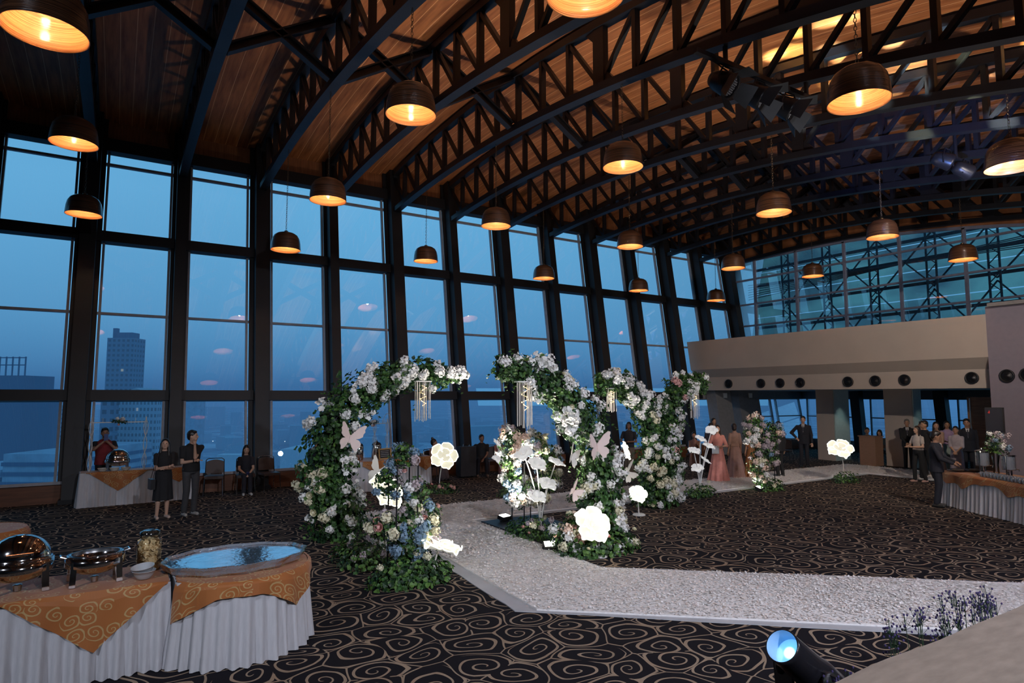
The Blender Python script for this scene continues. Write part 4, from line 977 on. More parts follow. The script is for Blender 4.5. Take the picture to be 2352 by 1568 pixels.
# front left: straight table and round-ended table
buffet_table('white-skirted straight buffet table at the bottom left, carrying the chafing dishes', [(-1.7, 6.68), (.49, 6.68), (.49, 7.46), (-1.7, 7.46)])
overlay('orange scroll-patterned cloth hanging in a big triangle under the chafing dishes', [(-1.65, 6.68), (.485, 6.68), (.485, 7.44), (-1.65, 7.44)], [(-1.62, 6.68), (.47, 6.68)], lambda u: max(.012, .50*(u-.42)/.32) if .42 < u < .74 else (max(.012, .50*(1-u)/.26) if u >= .74 else max(.012, .45*(.40-u)/.40)))
rp_ = [(.54, 6.62)]+[(1.10+.68*math.cos(a), 7.0+.68*math.sin(a)) for a in [math.radians(x) for x in range(-128, 129, 8)]]+[(.54, 7.42)]
buffet_table('white-skirted round-ended buffet table at the bottom left, under the crystal tray', rp_)
re_ = [(.545, 6.64), (.62, 6.53)]+[(1.10+.685*math.cos(math.radians(x)), 7.0+.685*math.sin(math.radians(x))) for x in range(-125, 20, 7)]
overlay('orange scroll-patterned cloth curving in two points under the crystal tray', rp_, re_, lambda u: (.24*(1-u/.22)+.13 if u < .22 else (.13+.21*max(0, (1-abs(u-.60)/.20))**1.3 if u < .8 else max(.012, .13*(1-u)/.2))))
# tray of cut crystal with a mirrored bed
t = thing('crystal_tray', 'large oval cut-crystal tray with a mirror-bright surface on the round-ended table', 'tray', (1.10, 7.0, .76))
a = MB(); n = 56
def rim(z, k, ph): return [((.66*k+.016*math.cos(12*2*PI*i/n+ph))*math.cos(2*PI*i/n), (.47*k+.014*math.cos(12*2*PI*i/n+ph))*math.sin(2*PI*i/n), z) for i in range(n)]
rs = [rim(0, .93, 0), rim(.02, .97, .6), rim(.045, .985, .6), rim(.09, 1.03, 0), rim(.093, 1.0, 0), rim(.07, .965, 0)]
a.add([p for r in rs for p in r], [(j*n+i, j*n+(i+1) % n, (j+1)*n+(i+1) % n, (j+1)*n+i) for j in range(5) for i in range(n)])
a.build('scalloped_rim', M_['crystal'], t)
a = MB(); a.add(rim(.068, .965, 0), [tuple(range(n))])
a.build('mirror_bed', mat('rippled_foil_mirror', (.80, .84, .90), .14, 1, bump=.35, bscale=14, var=.10, scale=5), t)
# chafing dishes
def chafer(label, loc, rz, lid, sc=1.0):
    t = thing('chafing_dish', label, 'chafing dish', loc, rz); t.scale = (sc,)*3
    a = MB(); a.smooth = True; a.lathe([(.05, .085), (.12, .095), (.17, .13), (.195, .19), (.205, .26), (.215, .265), (.215, .278), (.19, .278), (.175, .24), (.15, .18), (.02, .17)], 44, sx=1.12, sy=.95, cap0=True); a.build('water_pan', M_['chrome'], t)
    a = MB(); a.smooth = True; a.lathe([(.207, .262), (.226, .262), (.228, .175), (.222, .165), (.209, .17)], 44, sx=1.12, sy=.95); a.build('frame_band', M_['chrome'], t)
    for sx in (-1, 1):
        for sy in (-1, 1):
            a = MB(); a.beam((sx*.185, sy*.13, .235), (sx*.195, sy*.14, 0), .05, .022, (0, 1, 0)); a.build('leg', M_['chrome'], t)
    a = MB(); a.lathe([(.03, .0), (.035, .05), (.02, .055)], 14, cap0=True, cap1=True); o = a.build('burner', M_['chromed'], t)
    if lid:
        a = MB(); a.smooth = True; pr = [(.212*math.cos(i*PI/20), .272+.205*math.sin(i*PI/20)) for i in range(10)]+[(.001, .477)]; a.lathe([(.218, .268)]+pr, 48, sx=1.10, sy=.95); a.build('roll_top_lid', M_['chrome'], t)
        a = MB(); a.tube([(-.09, -.2, .33), (-.09, -.245, .35), (.09, -.245, .35), (.09, -.2, .33)], .008, 6); a.build('handle', M_['chrome'], t)
    else:
        a = MB(); a.smooth = True; a.lathe([(.185, .282), (.178, .22), (.15, .185), (.01, .185)], 40, sx=1.1, sy=.93); a.build('food_pan', M_['chromed'], t)
        for s2 in (-1, 1): a = MB(); a.tube([(s2*.235, .05, .262), (s2*.285, .05, .28), (s2*.285, -.05, .28), (s2*.235, -.05, .262)], .009, 6); a.build('handle', M_['chrome'], t)
    return t
chafer('closed round-lidded chrome chafing dish at the left edge of the front table', (-.66, 7.04, .762), .1, True, 1.0)
chafer('open chrome chafing dish on the front table, next to the cracker jar', (-.10, 7.02, .762), .12, False, .92)
# jar of crackers
t = thing('cracker_jar', 'clear glass jar full of pale yellow crackers on the front table', 'jar', (.335, 7.22, .762))
a = MB(); a.smooth = True; a.lathe([(.10, 0), (.105, .01), (.108, .24), (.10, .275), (.075, .295), (.075, .31)], 30, cap0=True); a.build('jar_body', M_['clear'], t)
a = MB(); a.smooth = True; a.lathe([(.072, .30), (.086, .305), (.089, .33), (.088, .36), (.06, .375), (.03, .372), (.001, .378)], 28); a.build('jar_lid', M_['plastic'], t)
rr = random.Random(5); CR = []
for s_ in range(3):
    a = MB(); vs = []
    for i in range(5):
        for j in range(5):
            x, y = (i-2)*.012, (j-2)*.011; vs.append((x, y, .9*(x*x)*20*.5+.5*y*abs(y)*10+.006*math.sin(i*1.3+j+s_)))
    a.add(vs, [(i*5+j, i*5+j+1, (i+1)*5+j+1, (i+1)*5+j) for i in range(4) for j in range(4)]); a.smooth = True; CR.append(a.mesh('cracker', mat('fried_cracker', (.82, .62, .34), .75, var=.15, scale=30)))
ck = MB()
for i in range(340):
    an, r = rr.uniform(0, 2*PI), .082*math.sqrt(rr.random()); z = rr.uniform(.015, .27); m_ = CR[i % 3]; q = Euler((rr.uniform(0, 6), rr.uniform(0, 6), rr.uniform(0, 6))).to_matrix()
    if i % 2: r = .080
    ck.add([q @ v.co+Vector((r*math.cos(an), r*math.sin(an), z)) for v in m_.vertices], [tuple(p.vertices) for p in m_.polygons])
o = ck.build('crackers', CR[0].materials[0], t); o['kind'] = 'stuff'
def bowl(label, loc, r, h, m, grp=None, name='plastic_bowl'):
    a = MB(); a.smooth = True; a.lathe([(r*.55, 0), (r*.6, .004), (r*.85, h*.5), (r, h), (r*1.03, h), (r*1.03, h*.94), (r*.97, h*.93), (r*.8, h*.45), (r*.5, .012), (.001, .01)], 28, cap0=True)
    o = a.build(name, m); o.location = loc; return tag(o, label, 'bowl', grp)
pl = mat('frosted_plastic', (.62, .66, .70), .25, trans=.35, spec=.7)
bowl('frosted plastic bowl under its twin, right of the open chafing dish', (.285, 6.88, .762), .095, .075, pl)
bowl('frosted plastic bowl tilted in its twin, right of the open chafing dish', (.280, 6.885, .80), .095, .075, pl).rotation_euler = (.10, -.12, 0)
# corner of another round table far left
lt = [(-1.38+.46*math.cos(a), 10.45+.46*math.sin(a)) for a in [2*PI*i/26 for i in range(26)]]
buffet_table('small round table at the left edge behind the chafing dishes, its skirt hidden by cloth', lt)
overlay('gathered orange cloth on the small round table at the left edge', lt, lt+[lt[0]], lambda u: .30+.08*math.sin(u*30))
# rear left buffet
buffet_table('white-skirted buffet table under the windows on the left, with a chafing dish', [(-.62, 16.78), (1.66, 16.92), (1.64, 17.4), (-.64, 17.26)], amp=.014)
overlay('orange cloth with three hanging points on the left window buffet table', [(-.6, 16.78), (1.6, 16.92), (1.58, 17.38), (-.62, 17.26)], [(-.5, 16.785), (1.5, 16.915)], lambda u: .015+.42*max(0, 1-abs(((u*1.65) % 1.0)-.5)/.46)*(1 if u < .6 else .75))
chafer('domed chrome chafing dish on the left window buffet table', (.07, 17.02, .762), .06, True, 1.0)
for i, (x, y) in enumerate(((-.20, 16.9), (.02, 16.88), (.24, 16.9))):
    bowl('white serving bowl in the row before the domed chafing dish, %s of three' % ('left', 'middle', 'right')[i], (x, y, .762), .10, .07, M_['foamw'], 'white serving bowls', 'serving_bowl')
def wire_stand(label, loc, w_, h, flower_x, rz=0, hoop=False):
    t = thing('wire_stand', label, 'stand', loc, rz)
    for x in (-w_/2, w_/2):
        for k in range(4):
            ph = k*PI/2; a = MB(); pts = []
            for i in range(25):
                q = i/24; r = .045*abs(math.sin(q*PI*3))+.004; pts.append((x+r*math.cos(ph+q*1.5), r*math.sin(ph+q*1.5), h*q))
            a.tube(pts, .006, 5); a.build('twisted_rod', M_['white'], t)
        a = MB(); a.ell((x, 0, h+.02), (.014, .014, .05), 8, 6); a.build('finial', M_['white'], t)
    a = MB(); a.beam((-w_/2-.03, 0, h-.06), (w_/2+.03, 0, h-.06), .02, .02)
    if hoop:
        for s_ in (-1, 1): a.tube([(s_*w_/2+.14*math.cos(i*PI/12), 0, h-.06+.26*math.sin(i*PI/12)) for i in range(13)], .006, 5)
    for x in (-.3, .1, .3): a.beam((x*w_, 0, h-.06), (x*w_, 0, h+.04), .008, .008, (0, 1, 0))
    a.build('crossbar', M_['white'], t)
    g = thing('flower_posy', label.replace('white wire stand', 'small flower posy on the wire stand').replace('seen right of', 'beside'), 'posy', (loc[0]+flower_x, loc[1]-.03, loc[2]+h-.06))
    bush(g, 'foliage', (0, 0, -.06), (.17, .10, .20), 150, int(h*100), ('leafd', 'leaf', 'leafd'), .07, False)
    for k in range(6): put_flower(R_.choice('wdwK'), g, (R_.uniform(-.08, .08), -.05, R_.uniform(-.05, .09)), (0, -1, .3), R_.uniform(.45, .6))
wire_stand('white wire stand arching over the left window buffet table', (.07, 17.05, .76), 1.06, 1.14, .02)
# mid rear buffet (behind the left arch)
mt = [(5.05, 15.9), (5.6, 15.75), (7.55, 16.35), (7.55, 17.0), (5.3, 16.8)]
buffet_table('cream-skirted buffet table under the windows, seen right of the left arch', mt, amp=.012)
overlay('orange scroll cloth on the buffet table seen right of the left arch', mt, [(5.4, 15.8), (5.6, 15.755), (7.53, 16.35)], lambda u: .12+.30*max(0, 1-abs(u-.25)/.24)+.26*max(0, 1-abs(u-.92)/.2))
wire_stand('white wire stand on the buffet table seen right of the left arch', (6.08, 16.35, .76), .42, 1.0, -.24, .3, True)
for i, (x, y) in enumerate(((5.45, 16.3), (5.98, 16.4))):
    t = thing('drinks_urn', ('tall polished drinks urn half hidden by the left arch', 'tall polished drinks urn with a domed lid, behind the menu board')[i], 'urn', (x, y, .76))
    a = MB(); a.smooth = True; a.lathe([(.11, 0), (.13, .02), (.13, .34), (.12, .36), (.125, .37)], 26, cap0=True); a.build('urn_body', M_['chrome'], t)
    a = MB(); a.smooth = True; a.lathe([(.13, .365), (.10, .42), (.03, .45), (.02, .48), (.001, .49)], 24); a.build('urn_lid', M_['black'], t)
    a = MB(); a.tube([(0, -.12, .06), (0, -.18, .06), (0, -.18, .02)], .012, 6); a.build('tap', M_['chromed'], t)
t = thing('menu_board', 'small black letter board in a light wood frame on the buffet table', 'menu board', (6.12, 16.1, .76), .25); t.rotation_euler = (-.15, 0, .25)
a = MB(); fw = mat('light_wood_frame', (.45, .27, .10), .5, stretch=(1, 1, 8))
for b_0 in ((-.2, .2, 0, .035), (-.2, .2, .255, .29), (-.2, -.165, 0, .29), (.165, .2, 0, .29)): a.bx(b_0[0], b_0[1], -.012, .012, b_0[2], b_0[3])
a.build('wooden_frame', fw, t); a = MB(); a.bx(-.165, .165, -.004, .008, .03, .26); a.build('black_panel', M_['black'], t)
a = MB()
for r in range(4):
    x = -.13
    while x < .12: w_ = R_.uniform(.008, .02); a.bx(x, x+w_, -.007, -.005, .21-r*.045, .225-r*.045); x += w_+.008
o = a.build('chalk_lettering', mat('chalk_marks', (.45, .45, .45), .8), t)
bm_ = None
for i in range(26):
    lv = 0 if i < 14 else (1 if i < 22 else 2); j = i if lv == 0 else (i-14 if lv == 1 else i-22); nc = (7, 4, 4)[lv]
    x = 6.62+(j % nc)*.12+lv*.05; y = 16.3+(j//nc)*.13+lv*.06+ (x-6.6)*.25
    if bm_ is None: bm_ = bowl('x', (x, y, .762), .055, .06, mat('grey_ceramic', (.30, .31, .31), .35), name='soup_bowl'); o = bm_
    else: o = bm_.copy(); C.objects.link(o)
    o.location = (x, y, .762+lv*.062); tag(o, 'small grey soup bowl heaped on the buffet table right of the left arch', 'bowl', 'heap of grey soup bowls')
# right hand buffet
rt1 = [(15.75, 6.95), (15.75, 6.4), (16.4, 5.9), (17.3, 6.1), (17.9, 7.35), (16.9, 7.45)]
rt = [(15.95, 7.05), (15.35, 6.2), (14.95, 5.45), (14.35, 4.6), (13.8, 3.9), (14.6, 3.3), (15.4, 4.4), (16.3, 5.6), (16.9, 6.6)]
buffet_table('white-skirted curving buffet table at the right edge, with glasses and dispensers', rt, amp=.018)
overlay('draped orange cloth with ragged points on the right-hand buffet table', rt, [(15.93, 7.0), (15.35, 6.2), (14.95, 5.45), (14.35, 4.6), (13.85, 3.95)][::1], lambda u: .10+.17*abs(math.sin(u*7.5+.4))+.04*math.sin(u*40))
def dispenser(label, loc, s_=1.0):
    t = thing('drink_dispenser', label, 'dispenser', loc); t.scale = (s_,)*3
    a = MB(); a.lathe([(.14, 0), (.14, .03), (.04, .05), (.04, .16), (.13, .18)], 24, cap0=True); a.smooth = True; a.build('stand', M_['chrome'], t)
    a = MB(); a.smooth = True; a.lathe([(.12, .18), (.125, .2), (.125, .47)], 24, cap0=True); a.build('tank', M_['crystal'], t)
    a = MB(); a.lathe([(.135, .47), (.135, .50), (.03, .53), (.03, .56)], 24, cap0=True, cap1=True); a.build('lid', M_['chrome'], t)
    for s2 in (-1, 1): a = MB(); a.tube([(s2*.14, 0, .02), (s2*.14, 0, .5)], .01, 6); a.build('side_rod', M_['chrome'], t)
    a = MB(); a.tube([(0, -.13, .20), (0, -.18, .2), (0, -.18, .16)], .012, 6); a.build('tap', M_['chromed'], t)
dispenser('tall clear drink dispenser on a chrome foot, on the right-hand buffet table', (15.85, 6.2, .765))
dispenser('drink dispenser cut off by the right edge of the picture', (15.55, 5.62, .765), .95)
for i, (x, y, nm) in enumerate(((16.05, 6.75, 'behind the waiter'), (16.35, 6.55, 'beside the dispenser'))):
    t = thing('serving_tray', 'oval dark serving tray with a bright rim on the right-hand buffet, '+nm, 'tray', (x, y, .765)); a = MB(); a.smooth = True; a.lathe([(.12, 0), (.2, .03), (.21, .03), (.2, .035), (.12, .012), (.001, .012)], 26, sx=1.3, cap0=True); a.build('tray_dish', M_['chrome'], t); a = MB(); a.ell((0, 0, .03), (.17, .12, .02), 12, 6); a.build('food', mat('dark_food', (.04, .03, .025), .4), t)
g_ = None; GM = MB(); GM.smooth = True; GM.lathe([(.03, 0), (.032, .004), (.036, .10), (.035, .10), (.03, .008), (.001, .007)], 12, cap0=True); GME = GM.mesh('drinking_glass', M_['crystal'])
for i in range(30):
    u = (i % 15)/14; rw = i//15; x, y = 15.40-.75*u+rw*.09, 6.05-1.1*u-rw*.06
    o = inst('drinking_glass', GME, None, (x, y, .762)); tag(o, 'small clear drinking glass in the double row along the right-hand buffet', 'glass', 'rows of drinking glasses')
t = thing('flower_vase', 'tall arrangement of purple and white flowers at the right edge, behind the dispensers', 'flowers', (16.1, 6.05, .76))
a = MB(); a.smooth = True; a.lathe([(.06, 0), (.05, .2), (.08, .42)], 16, cap0=True); a.build('vase', M_['clear'], t); bush(t, 'foliage', (0, 0, .48), (.3, .2, .45), 260, 77, leaf=.09, lobed=False)
for k in range(18): put_flower(R_.choice('wddwb'), t, (R_.uniform(-.28, .28), R_.uniform(-.2, .1), .5+R_.uniform(0, .4)), (0, -.6, 1), R_.uniform(.6, .9))
# loudspeaker on a pole
t = thing('loudspeaker', 'black loudspeaker on a pole stand in front of the mauve wall', 'loudspeaker', (18.6, 6.95, 0), -PI/2+.25)
a = MB(); a.bx(-.18, .18, -.15, .15, 1.50, 2.15); a.build('cabinet', M_['black'], t); a = MB(); a.bx(-.165, .165, -.165, -.15, 1.52, 2.13); a.build('grille', mat('speaker_grille', (.012, .014, .03), .6, bump=.4, bscale=400), t)
a = MB(); a.tube([(0, 0, .1), (0, 0, 1.48)], .02, 8); a.build('pole', M_['black'], t)
for k in range(3): an = k*2*PI/3; a = MB(); a.tube([(0, 0, .55), (.42*math.cos(an), .42*math.sin(an), .02)], .012, 6); a.build('leg', M_['black'], t)
a = MB(); a.add([(-.12, -.167, 2.02), (-.08, -.167, 2.0), (-.07, -.167, 2.04), (-.085, -.167, 2.09), (-.10, -.167, 2.05)], [(0, 1, 2, 3, 4)]); a.build('red_mark', mat('red_badge', (.6, .04, .04), .5), t)
# reception desk
a = MB(); a.bx(-.25, .25, -.28, .28, 0, 1.0); a.bx(-.28, .28, -.31, .31, 1.0, 1.03); o = a.build('reception_desk', mat('light_wood_desk', (.30, .17, .11), .5, stretch=(1, 1, 6))); o.location = (22.7, 12.25, 0); tag(o, 'light wood reception desk in the rear hall, with a seated woman behind it', 'desk')

# ================================================================ CHAIRS
def make_chair():
    t = bpy.data.objects.new('banquet_chair', None); C.objects.link(t)
    a = MB(); a.smooth = False; a.add([], []); 
    prof = [(-.21, -.21), (.21, -.21), (.22, .19), (-.22, .19)]
    a.bx(-.21, .21, -.21, .20, .42, .475); a.build('seat', M_['chairfab'], t)
    a = MB(); pts = []
    n = 14; outl = [(-.20, .52), (-.205, .75)]+[(-.19+.38*i/8, .80+.045*math.sin(PI*i/8)) for i in range(9)]+[(.205, .75), (.20, .52)]
    vs = [(x, -.21-.12*(z-.45), z) for x, z in outl]+[(x, -.25-.12*(z-.45), z) for x, z in outl]; n = len(outl)
    a.add(vs, [tuple(reversed(range(n))), tuple(range(n, 2*n))]+[(i, (i+1) % n, n+(i+1) % n, n+i) for i in range(n)]); a.build('backrest', M_['chairfab'], t)
    for s_ in (-1, 1):
        a = MB(); a.tube([(s_*.20, .19, .43), (s_*.215, .23, 0)], .011, 7); a.build('leg', M_['chrome'], t)
        a = MB(); a.tube([(s_*.205, -.27, .84), (s_*.215, -.22, .45), (s_*.225, -.30, 0)], .011, 7); a.build('leg', M_['chrome'], t)
    a = MB(); a.tube([(-.21, .19, .42), (.21, .19, .42)], .010, 7); a.tube([(-.205, -.275, .84), (-.15, -.285, .875), (.15, -.285, .875), (.205, -.275, .84)], .010, 7); a.build('chair_frame', M_['chrome'], t)
    return t
chair0 = make_chair(); ch_n = [0]
def chair(x, y, face, label):
    o = chair0 if ch_n[0] == 0 else copy_tree(chair0); ch_n[0] += 1
    o.location = (x, y, 0); o.rotation_euler = (0, 0, math.radians(face)-PI/2); return tag(o, label, 'chair', 'brown banquet chairs')
# face = compass angle the sitter looks towards, degrees from +X
chair(2.12, 17.25, -100, 'empty brown banquet chair right of the man touching his chin')
chair(2.83, 17.12, -95, 'brown banquet chair under the seated woman in black')
chair(3.42, 17.25, -80, 'empty brown banquet chair right of the seated woman in black')
chair(7.95, 16.9, -60, 'banquet chair under the seated woman with a hair bun')
chair(9.65, 17.15, -110, 'banquet chair under the seated man in a dark shirt')
chair(10.15, 17.2, -110, 'banquet chair with a shiny leg frame, right of the seated man in a dark shirt')
chair(16.8, 15.1, -150, 'banquet chair under the woman seated behind the glowing stems')
chair(23.4, 12.75, 180, 'banquet chair under the man in a suit in the rear hall')
chair(20.7, 14.3, 200, 'dark banquet chair left of the man standing in a dark suit')

# ================================================================ PEOPLE
def ik(Sh, W, l1, l2, hint):
    Sh, W = Vector(Sh), Vector(W); d = W-Sh; L_ = min(d.length, l1+l2-.002); dn = d.normalized(); W = Sh+dn*L_
    a = (l1*l1-l2*l2+L_*L_)/(2*L_); h = math.sqrt(max(0, l1*l1-a*a)); hv = Vector(hint); hv = (hv-dn*hv.dot(dn)).normalized()
    return Sh+dn*a+hv*h, W
ARMS = {  # wrist targets (right hand x>0 is the figure's left), in units of a 1.70 m figure, facing +Y
 'down': ((.23, .03, .80), (-.23, .03, .80)), 'crossed': ((-.03, .17, 1.11), (.03, .21, 1.08)), 'chin': ((.0, .17, 1.10), (.02, .17, 1.40)),
 'lap': ((.06, .30, .98), (-.06, .30, .98)), 'akimbo': ((.22, .08, .98), (-.25, .05, .80)), 'clasp': ((.03, .20, .92), (-.03, .20, .92)),
 'phone': ((.04, .28, 1.40), (-.05, .27, 1.38)), 'gesture': ((.18, .34, 1.20), (-.14, .24, 1.02)), 'hold': ((.12, .26, 1.08), (-.10, .26, 1.08)),
 'serve': ((.16, .34, 1.0), (-.12, .34, 1.02)), 'walk': ((.22, .14, .86), (-.22, -.12, .84)), 'rest': ((.50, .22, 1.10), (-.05, .28, .96))}
PN = [0]
SK = {'l': mat('light_skin', (.56, .34, .24), .5, var=.04), 'm': mat('tan_skin', (.42, .235, .15), .5, var=.04), 'd': mat('brown_skin', (.28, .15, .095), .5, var=.04)}
HAIR = mat('black_hair', (.014, .010, .009), .38, var=.3, scale=40, stretch=(1, 1, .2)); HAIRG = mat('grey_hair', (.16, .15, .14), .5); HAIRB = mat('dark_brown_hair', (.024, .013, .009), .4)
EYE = mat('dark_eye', (.02, .015, .012), .25); LIP = mat('lips', (.34, .10, .09), .45)
def clothm(name, col, **k): return mat(name, col, k.pop('rough', .85), **dict(var=.10, scale=12, bump=.10, bscale=220), **k)
def person(label, loc, face, h=1.65, fem=False, sit=False, arms='down', skin='m', hair='short', hairm=None, top=('tee', (.02, .02, .025)), bottom=('trousers', (.03, .03, .035)), shoe=(.02, .02, .02), look=0, tilt=0, near=False, stride=0, extras=()):
    PN[0] += 1; t = thing('person', label, 'person', loc, math.radians(face)-PI/2)
    s_ = h/1.70; vx = .0095 if near else .013; sk = SK[skin]; hm = hairm or HAIR
    dz = -.43 if sit else 0        # everything above the hips drops when seated
    yo = -.06 if sit else 0
    def P(x, y, z): return Vector((x*s_, y*s_, z*s_))
    U = lambda x, y, z: P(x, y+yo, z+dz)
    sw = .155 if fem else .185
    hipx = .085
    hip = [U(sd*hipx, 0, .92) for sd in (-1, 1)]
    if sit:
        knee = [P(sd*(.07 if fem else .13), .36+yo, .50) for sd in (-1, 1)]; ank = [P(sd*(.08 if fem else .14), .40+yo, .08) for sd in (-1, 1)]
    else:
        knee = [P(sd*.085, .03+sd*stride*.5, .50) for sd in (-1, 1)]; ank = [P(sd*.095, -.02+sd*stride, .08) for sd in (-1, 1)]
    wl, wr = ARMS[arms]
    shl = [U(-sw, 0, 1.350), U(sw, 0, 1.350)]
    wrist = [U(*wr), U(*wl)]; el = []
    for i, sd in enumerate((-1, 1)):
        hint = (sd*.7, -.6, -.5) if arms not in ('down', 'walk') else (sd*.3, -1, 0)
        if arms == 'akimbo' and sd == 1: hint = (1, -.5, 0)
        e_, w_ = ik(shl[i], wrist[i], .285*s_, .25*s_, hint); el.append(e_); wrist[i] = w_
    head = U(0, .015, 1.585)
    hr = Matrix.Rotation(math.radians(look), 3, 'Z') @ Matrix.Rotation(math.radians(tilt), 3, 'X')
    H_ = lambda x, y, z: head+hr @ P(x, y, z)
    # --- body, one continuous skin
    b = MB()
    b.loft([(0, yo*s_, (z+dz)*s_, rx*s_, ry*s_) for z, rx, ry in ((.84, .10, .09), (.90, .155, .11), (.98, .15, .11), (1.08, .12 if fem else .14, .095), (1.2, .14 if fem else .155, .11), (1.30, .15 if fem else .17, .11), (1.36, .13 if fem else .15, .09), (1.405, .09, .07), (1.45, .055, .055))], 14)
    b.cap(U(0, -.005, 1.40), U(0, .008, 1.52), .055*s_, .05*s_)
    b.ell(head, (.074*s_, .093*s_, .108*s_), 16, 12, hr); b.ell(H_(0, .035, -.055), (.052*s_, .058*s_, .058*s_), 12, 8, hr)
    b.cap(H_(0, .088, .012), H_(0, .104, -.020), .009*s_, .014*s_, 6)
    for sd in (-1, 1): b.ell(H_(sd*.076, -.005, -.012), (.012*s_, .02*s_, .032*s_), 8, 6, hr)
    for i, sd in enumerate((-1, 1)):
        b.cap(shl[i], el[i], .046*s_, .037*s_); b.cap(el[i], wrist[i], .038*s_, .025*s_)
        b.cap(hip[i], knee[i], .082*s_, .052*s_); b.cap(knee[i], knee[i].lerp(ank[i], .35)+P(0, -.012, 0), .050*s_, .052*s_); b.cap(knee[i].lerp(ank[i], .35), ank[i], .050*s_, .034*s_)
        b.cap(ank[i]+P(0, -.03, -.045), ank[i]+P(sd*.015, .13, -.055), .03*s_, .024*s_)
        # hand
        d = (wrist[i]-el[i]).normalized(); sx = d.orthogonal().normalized(); up = Vector((0, 0, 1)); sx = up.cross(d); sx = sx.normalized() if sx.length > .1 else Vector((1, 0, 0)); sy = d.cross(sx).normalized()
        if arms in ('down', 'walk'): sx, sy = Vector((0, 1, 0)), Vector((1, 0, 0))*sd
        fr_ = (.0095 if near else .012)*s_
        b.cap(wrist[i], wrist[i]+d*.065*s_, .024*s_, .026*s_, 8); b.ell(wrist[i]+d*.05*s_, (.034*s_,)*3, 8, 6)
        for k, (o_, L_) in enumerate(((-.030, .060), (-.010, .072), (.010, .068), (.030, .052))):
            p0 = wrist[i]+d*.075*s_+sx*o_*s_; p1 = p0+d*L_*.55*s_+sx*o_*.15*s_; p2 = p1+(d*.8-sy*.6).normalized()*L_*.5*s_
            b.cap(p0, p1, fr_, fr_*.95, 6); b.cap(p1, p2, fr_*.95, fr_*.8, 6)
        p0 = wrist[i]+d*.03*s_-sx*.028*s_; p1 = p0+(d*.5-sx*.8-sy*.3).normalized()*.045*s_; b.cap(p0, p1, fr_*1.2, fr_*1.1, 6); b.cap(p1, p1+(d-sy*.2).normalized()*.03*s_, fr_*1.1, fr_*.85, 6)
    remeshed('body', b, vx*s_*(.85 if near else 1), sk, t, 2)
    # --- face
    a = MB(); a.smooth = True
    for sd in (-1, 1): a.ell(H_(sd*.030, .085, .012), (.012*s_, .006*s_, .006*s_), 8, 5, hr); a.beam(H_(sd*.016, .0885, .037), H_(sd*.044, .081, .036), .004*s_, .003*s_)
    a.build('eyes', EYE, t); a = MB(); a.smooth = True; a.ell(H_(0, .094, -.052), (.021*s_, .006*s_, .006*s_), 8, 5, hr); a.build('mouth', LIP, t)
    # --- hair
    b = MB(); b.ell(H_(0, -.020, .034), (.084*s_, .096*s_, .098*s_), 16, 12, hr)
    if hair == 'short':
        b.ell(H_(0, -.045, -.005), (.076*s_, .068*s_, .085*s_), 12, 8, hr); b.ell(H_(.02, .03, .088), (.055*s_, .055*s_, .030*s_), 12, 8, hr)
    elif hair == 'long':
        b.ell(H_(0, -.05, -.03), (.083*s_, .065*s_, .12*s_), 12, 8, hr)
        for sd in (-1, 1): b.cap(H_(sd*.070, .0, .02), H_(sd*.080, .005, -.15), .026*s_, .030*s_); b.cap(H_(sd*.080, .005, -.15), H_(sd*.085, .03, -.25), .030*s_, .018*s_)
        b.cap(H_(0, -.07, -.08), H_(0, -.075, -.26), .06*s_, .045*s_)
    elif hair == 'bob':
        b.ell(H_(0, -.04, -.02), (.090*s_, .075*s_, .125*s_), 12, 8, hr)
        for sd in (-1, 1): b.cap(H_(sd*.078, .01, .02), H_(sd*.082, .02, -.11), .024*s_, .024*s_)
    elif hair == 'bun':
        b.ell(H_(0, -.045, .0), (.078*s_, .068*s_, .09*s_), 12, 8, hr); b.ell(H_(0, -.06, .135), (.042*s_,)*3, 10, 8)
    elif hair == 'low':
        b.ell(H_(0, -.05, -.02), (.078*s_, .066*s_, .10*s_), 12, 8, hr); b.ell(H_(0, -.105, -.05), (.05*s_, .04*s_, .045*s_), 10, 8)
    remeshed('hair', b, .009*s_, hm, t, 1)
    # --- top
    kind, col = top[0], top[1]; tm = clothm('cloth_%02d_%02d_%02d' % tuple(int(c*99) for c in col), col)
    def torso_rings(hem, e): 
        R0 = [(hem, .162 if not fem else .158, .122)]
        for z, rx, ry in ((.98, .155, .115), (1.08, .124 if fem else .146, .10), (1.2, .146 if fem else .162, .118), (1.29, .150 if fem else .172, .118), (1.355, .135 if fem else .158, .098), (1.40, .098 if fem else .110, .080), (1.44, .062, .062)):
            if z > hem+.02: R0.append((z, rx, ry))
        return [(0, yo*s_, (z+dz)*s_, (rx+e)*s_, (ry+e)*s_) for z, rx, ry in R0]
